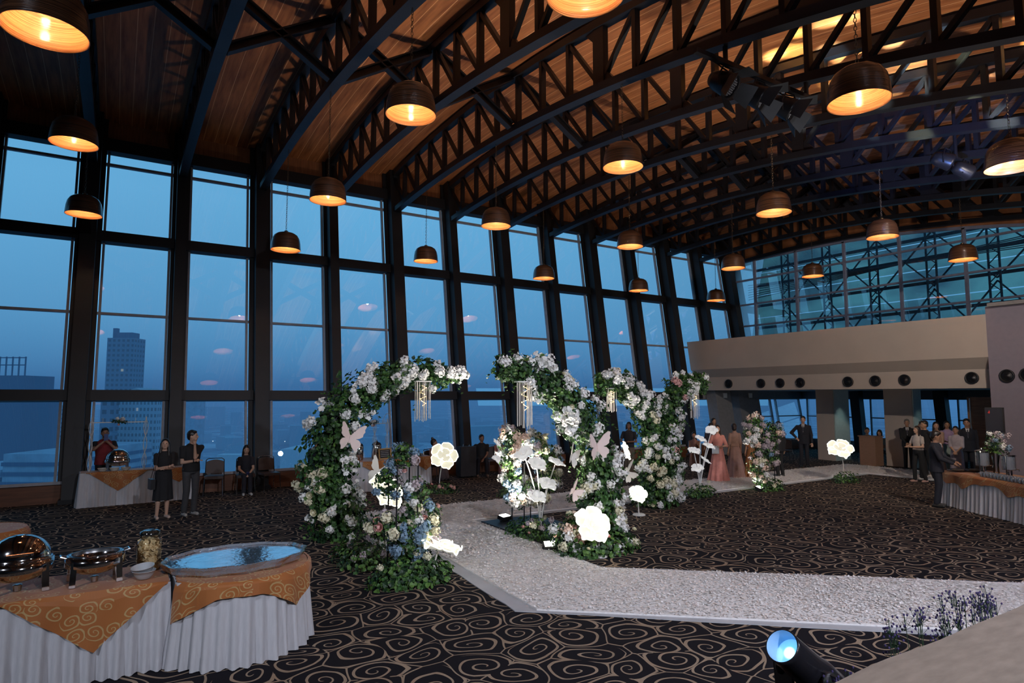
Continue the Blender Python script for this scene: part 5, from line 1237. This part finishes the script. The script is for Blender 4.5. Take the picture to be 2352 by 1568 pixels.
    if kind in ('tee', 'shirt', 'suit', 'blouse', 'gowntop', 'sleeveless'):
        b = MB(); hem = {'tee': .88, 'shirt': .86, 'suit': .78, 'blouse': .98, 'gowntop': .98, 'sleeveless': .98}[kind]; e = .012 if kind != 'suit' else .022
        if sit: hem = max(hem, .90)
        b.loft(torso_rings(hem, e), 18)
        for i, sd in enumerate((-1, 1)):
            g = .014 if kind != 'suit' else .018
            if kind == 'sleeveless': b.cap(shl[i], shl[i]+P(-sd*.05, 0, .0), .053*s_, .054*s_); continue
            b.cap(shl[i]+P(-sd*.06, 0, .0), shl[i]+P(sd*.004, 0, 0), .053*s_, .057*s_); b.cap(shl[i]+P(sd*.004, 0, .0), el[i].lerp(shl[i], .0 if kind in ('suit', 'shirt', 'gowntop') else .42), .056*s_, .043*s_+g*s_)
            if kind in ('suit', 'shirt'): b.cap(el[i], wrist[i].lerp(el[i], .08), .044*s_+g*s_*.5, .034*s_+g*s_*.4)
        remeshed({'suit': 'jacket', 'tee': 'short_sleeved_top', 'shirt': 'shirt', 'blouse': 'blouse', 'gowntop': 'bodice', 'sleeveless': 'bodice'}[kind], b, .012*s_, tm, t, 2)
        if kind == 'suit' or len(top) > 2:
            a = MB(); zc_ = 1.30; a.add([U(-.045, .112, 1.41), U(.045, .112, 1.41), U(.0, .150, 1.16)], [(0, 2, 1)]); a.add([U(-.045, .075, 1.435), U(.045, .075, 1.435), U(.045, .112, 1.41), U(-.045, .112, 1.41)], [(0, 3, 2, 1)])
            a.build('shirt_front', clothm('white_shirt_cloth', (.6, .6, .62)) if kind == 'suit' else clothm('collar', top[2]), t)
            if kind == 'suit': a = MB(); a.add([U(-.014, .122, 1.40), U(.014, .122, 1.40), U(.016, .152, 1.20), U(-.016, .152, 1.20)], [(0, 3, 2, 1)]); a.build('necktie', clothm('dark_tie', top[2] if len(top) > 2 else (.05, .05, .07)), t)
    # --- bottom
    kind, col = bottom[0], bottom[1]; bmn = clothm('cloth_%02d_%02d_%02d' % tuple(int(c*99) for c in col), col)
    if kind == 'trousers':
        b = MB(); b.loft([(0, yo*s_, (z+dz)*s_, rx*s_, ry*s_) for z, rx, ry in ((.84, .12, .10), (.90, .165, .122), (.98, .160, .120), (1.02, .150, .115))], 16)
        for i in range(2): b.cap(hip[i], knee[i], .092*s_, .068*s_); b.cap(knee[i], ank[i]+P(0, -.005, .02), .068*s_, .058*s_)
        remeshed('trousers', b, .012*s_, bmn, t, 2)
    elif kind in ('skirt', 'gown', 'dress') and not sit:
        zb_ = {'skirt': .34, 'gown': .02, 'dress': .40}[kind]; fl = {'skirt': .20, 'gown': .36, 'dress': .21}[kind]
        if len(bottom) > 2: fl = bottom[2]
        a = MB(); a.smooth = True; n = 72; rows = 18; vs = []
        for j in range(rows):
            q = j/(rows-1); z = 1.04-(1.04-zb_)*q; w_ = .130+(.165-.130)*min(1, q/.15)+(fl-.165)*max(0, (q-.1)/.9)**1.1
            for k in range(n):
                an = 2*PI*k/n; f = 1+(.11*q**1.2)*math.sin(an*11+PN[0])*(1 if kind == 'gown' else .45)+.04*q*math.sin(an*5)
                vs.append(P(w_*f*math.cos(an), w_*.80*f*math.sin(an)-(.05*q*q if kind == 'gown' else 0), z))
        fs = [(j*n+k, j*n+(k+1) % n, (j+1)*n+(k+1) % n, (j+1)*n+k) for j in range(rows-1) for k in range(n)]
        fs.append(tuple(range(n))); a.add(vs, fs); o = a.build({'skirt': 'skirt', 'gown': 'gown_skirt', 'dress': 'dress_skirt'}[kind], bmn, t)
    else:
        b = MB(); zb_ = .10 if kind == 'gown' else .40
        b.loft([(0, yo*s_, (z+dz)*s_, rx*s_, ry*s_) for z, rx, ry in ((.84, .15, .14), (.92, .175, .135), (1.02, .145, .115))], 16)
        for i in range(2): b.cap(hip[i], knee[i]+P(0, .01, 0), .10*s_, .085*s_); b.cap(knee[i]+P(0, .01, 0), knee[i].lerp(ank[i], .9 if kind == 'gown' else .25)+P(0, .0, 0), .085*s_, (.13 if kind == 'gown' else .085)*s_)
        b.cap((hip[0]+hip[1])/2, (knee[0]+knee[1])/2, .10*s_, .08*s_); b.cap((knee[0]+knee[1])/2, (knee[0]+knee[1])/2*.5+(ank[0]+ank[1])/2*.5, .08*s_, .09*s_)
        remeshed({'skirt': 'skirt', 'gown': 'gown_skirt', 'dress': 'dress_skirt'}[kind], b, .013*s_, bmn, t, 3)
    # --- shoes
    if shoe:
        sm_ = mat('shoe_%02d_%02d_%02d' % tuple(int(c*99) for c in shoe), shoe, .45)
        for i, sd in enumerate((-1, 1)):
            b = MB(); b.cap(ank[i]+P(0, -.045, -.040), ank[i]+P(sd*.018, .13, -.045), .040*s_, .034*s_, 10); b.ell(ank[i]+P(0, -.02, -.02), (.04*s_, .05*s_, .035*s_), 10, 6)
            o = remeshed('shoe', b, .010*s_, sm_, t, 1)
    for ex in extras:
        k = ex[0]
        if k == 'bag':
            a = MB(); a.bx(-.04, .04, -.11, .11, -.14, .06); o = a.build('handbag', mat('black_leather', (.012, .012, .014), .35)); o.parent = None
            o.location = Vector(loc)+Matrix.Rotation(math.radians(face)-PI/2, 3, 'Z') @ P(.235, .04, .80); o.rotation_euler = (0, 0, math.radians(face)-PI/2); tag(o, ex[1], 'handbag')
            a = MB(); Rr = Matrix.Rotation(math.radians(face)-PI/2, 3, 'Z'); a.tube([P(-.0, .09, .055)*1, P(-.10, .06, .62), P(-.12, -.02, .63), P(.0, -.09, .055)], .006, 5); q = a.build('strap', M_['black'], o)
        if k == 'hold':
            o = MB(); o.bx(-ex[3][0]/2, ex[3][0]/2, -ex[3][1]/2, ex[3][1]/2, -ex[3][2]/2, ex[3][2]/2); o = o.build(ex[2], mat(ex[2]+'_surface', ex[5], .4)); Rr = Matrix.Rotation(math.radians(face)-PI/2, 3, 'Z')
            o.location = Vector(loc)+Rr @ (P(ex[4][0], ex[4][1]+yo, ex[4][2]+dz)); o.rotation_euler = (ex[6] if len(ex) > 6 else 0, 0, math.radians(face)-PI/2); tag(o, ex[1], ex[7] if len(ex) > 7 else ex[2].replace('_', ' '))
        if k == 'watch':
            a = MB(); a.tube([wrist[ex[1]].lerp(el[ex[1]], .06), wrist[ex[1]].lerp(el[ex[1]], .14)], .032*s_, 10); a.build('wristwatch', M_['black'], t)
        if k == 'vest':
            b = MB(); b.loft([(0, yo*s_+.012, z+dz, rx*s_+.02, ry*s_+.02) for _, __, z, rx, ry in []] or torso_rings(.86, .022), 18); remeshed('vest', b, .014, clothm('red_vest', (.20, .02, .025)), t, 2)
    return t
BK = (.012, .012, .014); NV = (.014, .015, .024)
person('standing woman in a black knee-length dress, arms folded, cross-body bag', (.86, 14.55, 0), -78, 1.58, True, arms='crossed', skin='l', hair='long', top=('tee', BK), bottom=('dress', BK, .195), shoe=(.55, .40, .33), look=-18, tilt=6, near=True, extras=(('bag', 'small black cross-body bag at the hip of the woman in a black dress'),))
person('standing man in a black polo and grey trousers, hand at his chin', (1.36, 14.62, 0), -72, 1.73, arms='chin', skin='l', top=('tee', BK), bottom=('trousers', (.055, .055, .06)), shoe=(.42, .40, .38), look=48, near=True, extras=(('watch', 1),))
person('man in a red and black shirt behind the chafing dish, holding a phone up', (-.20, 17.48, 0), -85, 1.70, arms='phone', skin='d', top=('tee', (.02, .015, .02)), bottom=('trousers', BK), near=True, extras=(('vest',), ('hold', 'dark blue phone held up before the face of the man in red and black', 'smartphone', (.08, .012, .15), (0, .33, 1.50), (.02, .05, .2))))
person('seated woman in a dark navy shirt and trousers, phone in her lap', (2.83, 17.12, 0), -92, 1.60, True, True, 'lap', 'l', 'long', top=('tee', NV), bottom=('trousers', (.014, .014, .022)), shoe=(.5, .5, .5), tilt=-14, near=True, extras=(('hold', 'black phone in the hands of the seated woman in navy', 'smartphone', (.07, .012, .14), (0, .40, .99), BK, -1.0),))
person('man in a navy suit mostly hidden behind the left arch', (3.42, 12.75, 0), -160, 1.70, arms='down', skin='m', top=('suit', NV), bottom=('trousers', NV), look=0)
person('seated woman in a dusty pink dress with a hair bun, hand raised', (7.95, 16.9, 0), -60, 1.58, True, True, 'gesture', 'm', 'bun', top=('sleeveless', (.42, .22, .20)), bottom=('gown', (.10, .08, .09)), look=25)
person('seated man in a dark shirt with one arm stretched over a suitcase', (9.65, 17.15, 0), -115, 1.66, sit=True, arms='rest', skin='d', top=('tee', (.018, .018, .018)), bottom=('trousers', (.02, .02, .022)), shoe=(.32, .2, .14), look=20)
person('seated woman in dull pink, half hidden by the white flower stems', (10.35, 17.2, 0), -100, 1.55, True, True, 'lap', 'm', 'bob', top=('tee', (.32, .15, .14)), bottom=('gown', (.26, .12, .12)), look=-70)
person('standing person in dark clothes seen between the middle and rear arches', (13.6, 14.8, 0), -150, 1.62, arms='hold', skin='d', hair='bob', top=('tee', (.03, .03, .035)), bottom=('gown', (.16, .13, .10), .24))
person('woman in a dusky rose gown seated behind the glowing stems', (16.8, 15.05, 0), -140, 1.60, True, True, 'lap', 'm', 'low', top=('sleeveless', (.32, .17, .14)), bottom=('gown', (.30, .17, .14)))
person('woman in a grey-brown dress standing at the back of the gowned group', (17.75, 15.0, 0), -110, 1.66, True, arms='hold', skin='m', hair='long', hairm=HAIRB, top=('sleeveless', (.24, .20, .19)), bottom=('gown', (.22, .19, .18)))
person('dark-haired woman turned away, half hidden behind the salmon gown', (16.3, 13.9, 0), 60, 1.56, True, arms='down', skin='m', hair='bob', top=('tee', (.04, .035, .05)), bottom=('gown', (.05, .04, .05), .22))
person('woman in a long salmon pink gown holding a small pale clutch', (14.68, 12.28, 0), -128, 1.60, True, arms='hold', skin='l', hair='long', hairm=HAIRB, top=('gowntop', (.72, .30, .25)), bottom=('gown', (.72, .30, .25), .31), look=-10, near=True,
       extras=(('hold', 'pale silver clutch bag held by the woman in the salmon gown', 'clutch_bag', (.19, .04, .22), (.14, .33, .98), (.66, .70, .72)),))
person('woman in a shimmering mauve gown seen from behind', (15.85, 12.62, 0), 70, 1.60, True, arms='down', skin='m', hair='low', hairm=HAIRB, top=('gowntop', (.34, .21, .17)), bottom=('gown', (.34, .21, .19), .33), look=-25)
person('woman in a golden brown gown seen from behind, by the far flower stand', (16.25, 12.3, 0), 60, 1.56, True, arms='down', skin='m', hair='low', top=('gowntop', (.38, .17, .07)), bottom=('gown', (.34, .15, .055), .34))
person('man in a black suit standing behind the far flower stand', (17.1, 12.0, 0), 80, 1.66, arms='down', skin='m', top=('suit', BK), bottom=('trousers', BK))
person('man in a dark suit standing alone, one hand on his hip', (20.05, 13.1, 0), -150, 1.74, arms='akimbo', skin='l', top=('suit', (.016, .017, .028)), bottom=('trousers', (.014, .014, .022)), near=True)
person('man in a dark suit seated by the rear hall windows', (23.4, 12.75, 0), -150, 1.70, sit=True, arms='clasp', skin='m', top=('suit', BK), bottom=('trousers', BK))
person('woman in a pale top seated behind the reception desk', (23.35, 12.3, 0), 185, 1.62, True, True, 'clasp', 'm', 'bob', top=('tee', (.42, .48, .46)), bottom=('trousers', BK), tilt=-15)
person('older man in a black suit and tie, leftmost of the standing group on the right', (22.15, 10.75, 0), -155, 1.67, arms='clasp', skin='m', hairm=HAIRG, top=('suit', BK, (.25, .20, .25)), bottom=('trousers', BK))
person('woman in a white short top and black trousers walking past, hair down', (19.4, 9.15, 0), 158, 1.58, True, arms='hold', skin='l', hair='long', hairm=HAIRB, top=('blouse', (.52, .46, .42)), bottom=('trousers', BK), shoe=(.45, .28, .24), look=0, stride=.10, near=True)
person('man in black with white trainers walking beside the woman in a white top', (19.95, 9.2, 0), 150, 1.72, arms='walk', skin='m', top=('shirt', BK), bottom=('trousers', BK), shoe=(.55, .55, .55), stride=.12)
person('man in black behind the woman in a white top, back of the group', (21.0, 9.75, 0), 100, 1.66, arms='down', skin='m', top=('shirt', BK), bottom=('trousers', BK))
person('woman in a beige-pink long dress with loose hair, in the standing group', (21.3, 9.5, 0), -170, 1.64, True, arms='clasp', skin='l', hair='long', top=('gowntop', (.38, .24, .18)), bottom=('gown', (.36, .23, .17), .22), look=25)
person('woman with a lavender sleeve and pale skirt, in the standing group', (21.8, 9.42, 0), -150, 1.66, True, arms='hold', skin='m', hair='bob', top=('gowntop', (.36, .25, .40)), bottom=('gown', (.24, .30, .28), .22))
person('short woman in a pale grey-lilac dress behind the waiter', (20.6, 8.68, 0), -165, 1.56, True, arms='clasp', skin='m', hair='low', top=('gowntop', (.38, .34, .38)), bottom=('gown', (.36, .30, .34), .2))
person('tall man in a navy suit with an open collar beside the wooden door', (21.4, 8.72, 0), -150, 1.76, arms='down', skin='m', top=('suit', (.016, .017, .03)), bottom=('trousers', (.014, .014, .024)), look=-10)
person('waiter in a dark uniform bending over the right-hand buffet table', (15.5, 6.95, 0), -75, 1.66, arms='serve', skin='d', top=('suit', (.014, .015, .028), (.02, .02, .03)), bottom=('trousers', (.012, .013, .024)), look=20, tilt=-18, near=True)
# suitcase beside the seated man
t = thing('suitcase', 'dark grey upright suitcase between the seated man and the woman with a bun', 'suitcase', (9.0, 16.95, 0)); a = MB(); a.bx(-.26, .26, -.16, .16, .05, .92); a.build('shell', mat('charcoal_fabric', (.035, .035, .04), .7, bump=.3), t)
for x in (-.2, .2): a = MB(); a.ell((x, 0, .03), (.03, .03, .03), 8, 6); a.build('wheel', M_['black'], t)
a = MB(); a.tube([(-.1, 0, .92), (-.1, 0, .98), (.1, 0, .98), (.1, 0, .92)], .012, 6); a.build('handle', M_['chromed'], t)

# ================================================================ STAGE AND FLOOR SPOT
mb = MB(); ex = []
for i in range(60): x = 1.2+11.5*i/59; ex.append((x, 2.07+.012*math.sin(x*2.1)+.008*math.sin(x*5.3)))
vs = [(x, y, .90) for x, y in ex]+[(x, y+.03, .87) for x, y in ex]+[(x, y+.04, 0) for x, y in ex]+[(x, -7.9, .90) for x, y in ex]; n = 60
mb.add(vs, [(i, i+1, 2*n//2+i+1, n+i) for i in range(n-1)]+[(n+i, n+i+1, 2*n+i+1, 2*n+i) for i in range(n-1)]+[(3*n+i, 3*n+i+1, i+1, i) for i in range(n-1)])
mb.smooth = False; tag(mb.build('stage_platform', M_['stage']), 'beige carpeted stage platform crossing the bottom right corner', 'stage')
mb = MB(); mb.bx(-3, 1.2, -7.9, 1.2, 0, .9); tag(mb.build('stage_riser', M_['stage']), 'beige carpeted riser the photographer stands on, out of view', 'stage')
def lavender(label, x0, x1, seed, n=34, h0=.72, h1=1.02):
    rr = random.Random(seed); t = thing('dried_flowers', label, 'dried flowers', ((x0+x1)/2, 2.22, 0)); st = MB(); bd = MB()
    for i in range(n):
        x = rr.uniform(x0, x1)-(x0+x1)/2; h = rr.uniform(h0, h1); tip = Vector((x+rr.uniform(-.08, .08), rr.uniform(-.02, .16), h))
        st.tube([(x, 0, 0), tip], .0025, 4)
        for k in range(rr.randint(7, 12)):
            p = tip+Vector((rr.gauss(0, .03), rr.gauss(0, .03), rr.uniform(-.11, .03))); st.tube([tip-V(0, 0, .10), p], .0015, 3); bd.ell(p, (.007, .007, .009), 6, 4)
    st.build('stems', M_['leafd'], t)['kind'] = 'stuff'; bd.build('buds', M_['fpurple'], t)['kind'] = 'stuff'
lavender('sprays of dark purple dried flowers along the stage edge, furthest right', 4.9, 5.9, 61, 30)
lavender('thin clump of purple dried flowers at the stage edge, middle of the three', 4.25, 4.75, 62, 10)
lavender('dark purple dried flowers at the stage edge nearest the floor spotlight', 3.5, 4.05, 63, 12, .62, .84)
# moving-head spot on the floor
t = thing('floor_spotlight', 'black floor spotlight tilted up with a bright blue-white lens, by the stage', 'spotlight', (4.12, 2.72, 0))
ax = Vector((-.80, -.02, .60)).normalized(); q = ax.to_track_quat('Z', 'Y').to_matrix().to_4x4(); q.translation = Vector((3.80, 2.70, .80))-ax*.40-Vector((4.12, 2.72, 0))
def pu(o): o.matrix_local = q; return o
a = MB(); a.smooth = True; a.lathe([(.06, -.42), (.12, -.40), (.135, -.30), (.135, -.08), (.125, -.02), (.118, .10), (.112, .36), (.112, .40), (.104, .40), (.104, .30)], 40, cap0=True); pu(a.build('barrel', mat('glossy_black_housing', (.012, .012, .016), .22, spec=.7), t))
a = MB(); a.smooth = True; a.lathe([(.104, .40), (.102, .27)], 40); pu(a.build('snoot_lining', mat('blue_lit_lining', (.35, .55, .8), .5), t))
a = MB(); a.smooth = True; a.lathe([(.102, .27), (.08, .285), (.04, .295), (.001, .298)], 36)
lm = bpy.data.materials.new('spot_lens_glow'); lm.use_nodes = True; N, L = nodes_of(lm); b = N['Principled BSDF']; b.inputs['Roughness'].default_value = .1
tcx = N.new('ShaderNodeTexCoord'); vm = N.new('ShaderNodeVectorMath'); vm.operation = 'DISTANCE'; L.new(tcx.outputs['Object'], vm.inputs[0]); vm.inputs[1].default_value = (0.0, 0, .29)
rc = N.new('ShaderNodeValToRGB'); mr = N.new('ShaderNodeMapRange'); mr.inputs[2].default_value = .105; L.new(vm.outputs['Value'], mr.inputs[0]); L.new(mr.outputs[0], rc.inputs[0])
el_ = rc.color_ramp.elements; el_[0].position = .08; el_[0].color = (3, 4, 4, 1); el_[1].position = 1; el_[1].color = (.10, .32, .60, 1); x = el_.new(.42); x.color = (.15, .62, 1.1, 1)
L.new(rc.outputs[0], b.inputs['Emission Color']); b.inputs['Emission Strength'].default_value = 1; pu(a.build('lens', lm, t))
for s_ in (-1, 1):
    a = MB(); a.beam((0, s_*.17, .10), (-.05, s_*.17, .62), .14, .03, (1, 0, 0)); a.ell((-.05, s_*.175, .56), (.07, .03, .07), 14, 8); a.build('yoke_arm', M_['black'], t)
a = MB(); a.box((0, 0, .07), (.34, .34, .14)); a.build('base', M_['black'], t)
spot('spotlight_beam', (3.83, 2.715, .78), (2.4, 2.1, 1.8), 90, (.35, .6, 1), 50, .5, .07)
for x in (): pass

# ================================================================ THE CITY OUTSIDE
def bm_mat(name, base, glow, sx=3.0, sz=3.3, dens=.5, gs=.4):
    m = bpy.data.materials.new(name); m.use_nodes = True; N, L = nodes_of(m); b = N['Principled BSDF']; b.inputs['Roughness'].default_value = .8
    t = N.new('ShaderNodeTexCoord'); s = N.new('ShaderNodeSeparateXYZ'); L.new(t.outputs['Object'], s.inputs[0])
    u = math_node(N, L, 'ADD', s.outputs[0], s.outputs[1]); fu = math_node(N, L, 'FRACT', math_node(N, L, 'DIVIDE', u, sx)); fv = math_node(N, L, 'FRACT', math_node(N, L, 'DIVIDE', s.outputs[2], sz))
    win = math_node(N, L, 'MULTIPLY', math_node(N, L, 'GREATER_THAN', fu, .45), math_node(N, L, 'GREATER_THAN', fv, .5))
    mx = N.new('ShaderNodeMix'); mx.data_type = 'RGBA'; L.new(win, mx.inputs[0]); mx.inputs[6].default_value = (*base, 1); mx.inputs[7].default_value = (*[c*.45 for c in base], 1); L.new(mx.outputs[2], b.inputs['Base Color'])
    wn = N.new('ShaderNodeTexWhiteNoise'); cb = N.new('ShaderNodeCombineXYZ'); L.new(math_node(N, L, 'FLOOR', math_node(N, L, 'DIVIDE', u, sx)), cb.inputs[0]); L.new(math_node(N, L, 'FLOOR', math_node(N, L, 'DIVIDE', s.outputs[2], sz)), cb.inputs[1]); L.new(cb.outputs[0], wn.inputs['Vector'])
    lit = math_node(N, L, 'MULTIPLY', win, math_node(N, L, 'GREATER_THAN', wn.outputs['Value'], dens)); b.inputs['Emission Color'].default_value = (*glow, 1); L.new(math_node(N, L, 'MULTIPLY', lit, gs), b.inputs['Emission Strength'])
    return m
BA = bm_mat('dusk_tower_facade', (.16, .22, .30), (.9, .95, .7), 3.2, 3.4, .985, .3); BB = bm_mat('pale_apartment_facade', (.34, .42, .50), (.8, .9, .9), 1.5, 2.6, .985, .25); BC = mat('concrete_facade', (.32, .38, .46), .9, var=.15, scale=.2); BD = mat('dark_facade', (.10, .14, .22), .9)
CY = math.cos(TH); SY = math.sin(TH)
def world(px, dist):
    """bearing from the camera (column of the view) and distance -> ground point"""
    a = (px-1176)/1440; return Vector((CY+SY*a, SY-CY*a, 0))*dist
GZ = -78
def building(label, px0, px1, dist, ztop, m, extras=None, depth=None):
    p0, p1 = world(px0, dist), world(px1, dist); c = (p0+p1)/2; w_ = (p1-p0).length; d_ = depth or w_*.8
    dirn = (p1-p0).normalized(); rz = math.atan2(dirn.y, dirn.x); t = thing('building', label, 'building', (c.x, c.y, GZ), rz)
    a = MB(); a.bx(-w_/2, w_/2, 0, d_, 0, ztop-GZ); a.build('block', m, t)
    if extras: extras(t, w_, d_, ztop-GZ)
    return t
def crown(t, w_, d_, h):
    a = MB(); a.bx(-w_*.35, w_*.35, d_*.2, d_*.8, h, h+4); a.bx(-w_*.4, -w_*.25, d_*.2, d_*.4, h, h+7); a.build('roof_plant', BD, t)
def bands(t, w_, d_, h):
    for k in range(7): a = MB(); a.bx(-w_/2-.3, w_/2+.3, -.4, d_, h-2.9*k-3.6, h-2.9*k-2.5); a.build('window_band', BD, t)
def scaffold(t, w_, d_, h):
    a = MB()
    for k in range(9): x = -w_/2+w_*k/8; a.beam((x, 0, h), (x, 0, h+9), .5, .5, (0, 1, 0))
    a.beam((-w_/2, 0, h+8.5), (w_/2, 0, h+8.5), .5, .5); a.beam((-w_/2, 0, h+5), (w_/2, 0, h+5), .5, .5); a.build('steel_crown', BD, t)
def gable(t, w_, d_, h):
    a = MB(); a.add([(-w_/2, 0, h), (w_/2, 0, h), (0, 0, h+w_*.22), (-w_/2, d_, h), (w_/2, d_, h), (0, d_, h+w_*.22)], [(0, 1, 2), (5, 4, 3), (0, 2, 5, 3), (1, 4, 5, 2)]); a.build('gabled_top', mat('pale_roof_tiles', (.4, .42, .46), .8), t)
building('tall hazy glass tower with lit floors, in the second window', 243, 303, 430, 42, BA, crown)
building('dark unfinished tower with a steel crown, in the leftmost window', -60, 58, 300, 12, BD, scaffold)
building('plain dark slab block in the leftmost window, beside the unfinished tower', 62, 112, 340, 6, BD)
building('broad pale apartment block with a grid of windows, behind the left buffet', 262, 366, 260, 1.5, BB, gable)
building('dark apartment wing left of the broad pale block', 236, 264, 250, 2.0, BA)
building('slim apartment tower at the right side of the second window', 374, 414, 330, 2, BB)
building('white office block with dark horizontal bands, low in the leftmost window', 22, 140, 190, -15, BC, bands, 50)
building('low white block with banded floors in front of the leftmost window', -140, 18, 210, -22, BC, bands, 50)
building('grey mid-rise with louvred floors in the leftmost window', 114, 160, 420, -4, BC, bands)
building('distant pale tower seen in the third window', 428, 462, 700, 8, BC)
building('long white roofed hall low in the third window', 505, 570, 520, -46, mat('pale_hall', (.6, .66, .7), .8), None, 12)
building('long low lit hall in the third window, nearer the seated woman', 450, 560, 380, -52, mat('pale_hall', (.6, .66, .7), .8), bands, 20)
building('pale hotel block with a grid of windows low in the fourth window', 640, 745, 420, -48, BB, None, 30)
building('broad low mall roof in the fourth window', 650, 740, 620, -50, mat('pale_hall', (.6, .66, .7), .8), None, 60)
rr = random.Random(99); b0 = None; placed = [(world(x_, d__), 45) for x_, d__ in ((273, 430), (0, 300), (90, 340), (314, 270), (250, 265), (394, 340), (80, 210), (-60, 230), (137, 430), (445, 710), (540, 525), (505, 390), (690, 430), (695, 645))]
for i in range(900):
    if len(placed) > 300: break
    px = rr.uniform(-100, 1400)+(rr.random() < .2)*400; dist = 330+1500*rr.random()**1.3; w_ = rr.uniform(12, 45)
    p = world(px, dist)
    if p.y < 120 or any((p-q_).length < w_*1.1+r_+6 for q_, r_ in placed): continue
    placed.append((p, w_*.6))
    h = rr.uniform(8, 26)+(rr.random() < .08)*rr.uniform(20, 50)
    if b0 is None: a = MB(); a.bx(-.5, .5, -.5, .5, 0, 1); b0 = a.build('city_block', BC); o = b0; o2 = a.mesh('city_block', BB)
    else: o = b0.copy(); C.objects.link(o)
    if i % 3 == 0: o.data = o2 if b0 is not o else o.data
    o.location = (p.x, p.y, GZ); o.scale = (w_, rr.uniform(12, 30), h); o.rotation_euler = (0, 0, rr.choice((0, .3, -.2))+rr.uniform(-.1, .1)); tag(o, 'hazy low-rise block of the city sprawl below the windows', 'building', 'city sprawl blocks')
cg = bpy.data.materials.new('city_ground'); cg.use_nodes = True; N, L = nodes_of(cg); b = N['Principled BSDF']; b.inputs['Roughness'].default_value = .9
tcx = N.new('ShaderNodeTexCoord'); vv = N.new('ShaderNodeTexVoronoi'); vv.inputs['Scale'].default_value = .03; L.new(tcx.outputs['Object'], vv.inputs['Vector']); v3 = N.new('ShaderNodeTexVoronoi'); v3.inputs['Scale'].default_value = .011; v3.distance = 'MANHATTAN'; L.new(tcx.outputs['Object'], v3.inputs['Vector'])
sc_ = N.new('ShaderNodeSeparateColor'); L.new(vv.outputs['Color'], sc_.inputs[0]); s4 = N.new('ShaderNodeSeparateColor'); L.new(v3.outputs['Color'], s4.inputs[0])
rc = N.new('ShaderNodeValToRGB'); L.new(math_node(N, L, 'MULTIPLY', sc_.outputs[0], s4.outputs[1]), rc.inputs[0]); rc.color_ramp.elements[0].color = (.06, .11, .18, 1); rc.color_ramp.elements[1].color = (.75, .85, .9, 1); L.new(rc.outputs[0], b.inputs['Base Color'])
mb = MB(); mb.add([(-2500, 40, GZ), (4500, 40, GZ), (4500, 4500, GZ), (-2500, 4500, GZ)], [(0, 1, 2, 3)]); o = mb.build('city_ground', cg); o['kind'] = 'structure'
sl = emis('street_light_glow', (.9, 1, .95), 3); lm0 = None
for i in range(46):
    px = rr.choice((rr.uniform(640, 745), rr.uniform(440, 570), rr.uniform(20, 160), rr.uniform(800, 1700))); dist = rr.uniform(300, 1100); p = world(px, dist)
    if p.y < 100: continue
    if lm0 is None: a = MB(); a.ell((0, 0, 0), (1, 1, 1), 8, 5); lm0 = a.build('street_light', sl); o = lm0
    else: o = lm0.copy(); C.objects.link(o)
    s_ = dist*.0007; o.scale = (s_, s_, s_); o.location = (p.x, p.y, GZ+6); tag(o, 'tiny white street light glowing in the hazy city', 'street light', 'street lights of the city')
# blue dusk haze over the city (absorbs and glows evenly)
hz = bpy.data.materials.new('dusk_haze'); hz.use_nodes = True; N, L = nodes_of(hz); N.clear(); o_ = N.new('ShaderNodeOutputMaterial'); ab = N.new('ShaderNodeVolumeAbsorption'); em = N.new('ShaderNodeEmission'); ad = N.new('ShaderNodeAddShader')
SG = .00075; ab.inputs['Color'].default_value = (0, 0, 0, 1); ab.inputs['Density'].default_value = SG; em.inputs['Color'].default_value = (.052, .175, .40, 1); em.inputs['Strength'].default_value = SG
L.new(ab.outputs[0], ad.inputs[0]); L.new(em.outputs[0], ad.inputs[1]); L.new(ad.outputs[0], o_.inputs['Volume'])
mb = MB(); mb.bx(-2400, 4400, 60, 4400, GZ-2, 60); o = mb.build('dusk_haze', hz); tag(o, 'blue dusk haze lying over the city beyond the windows', 'haze', kind='stuff')
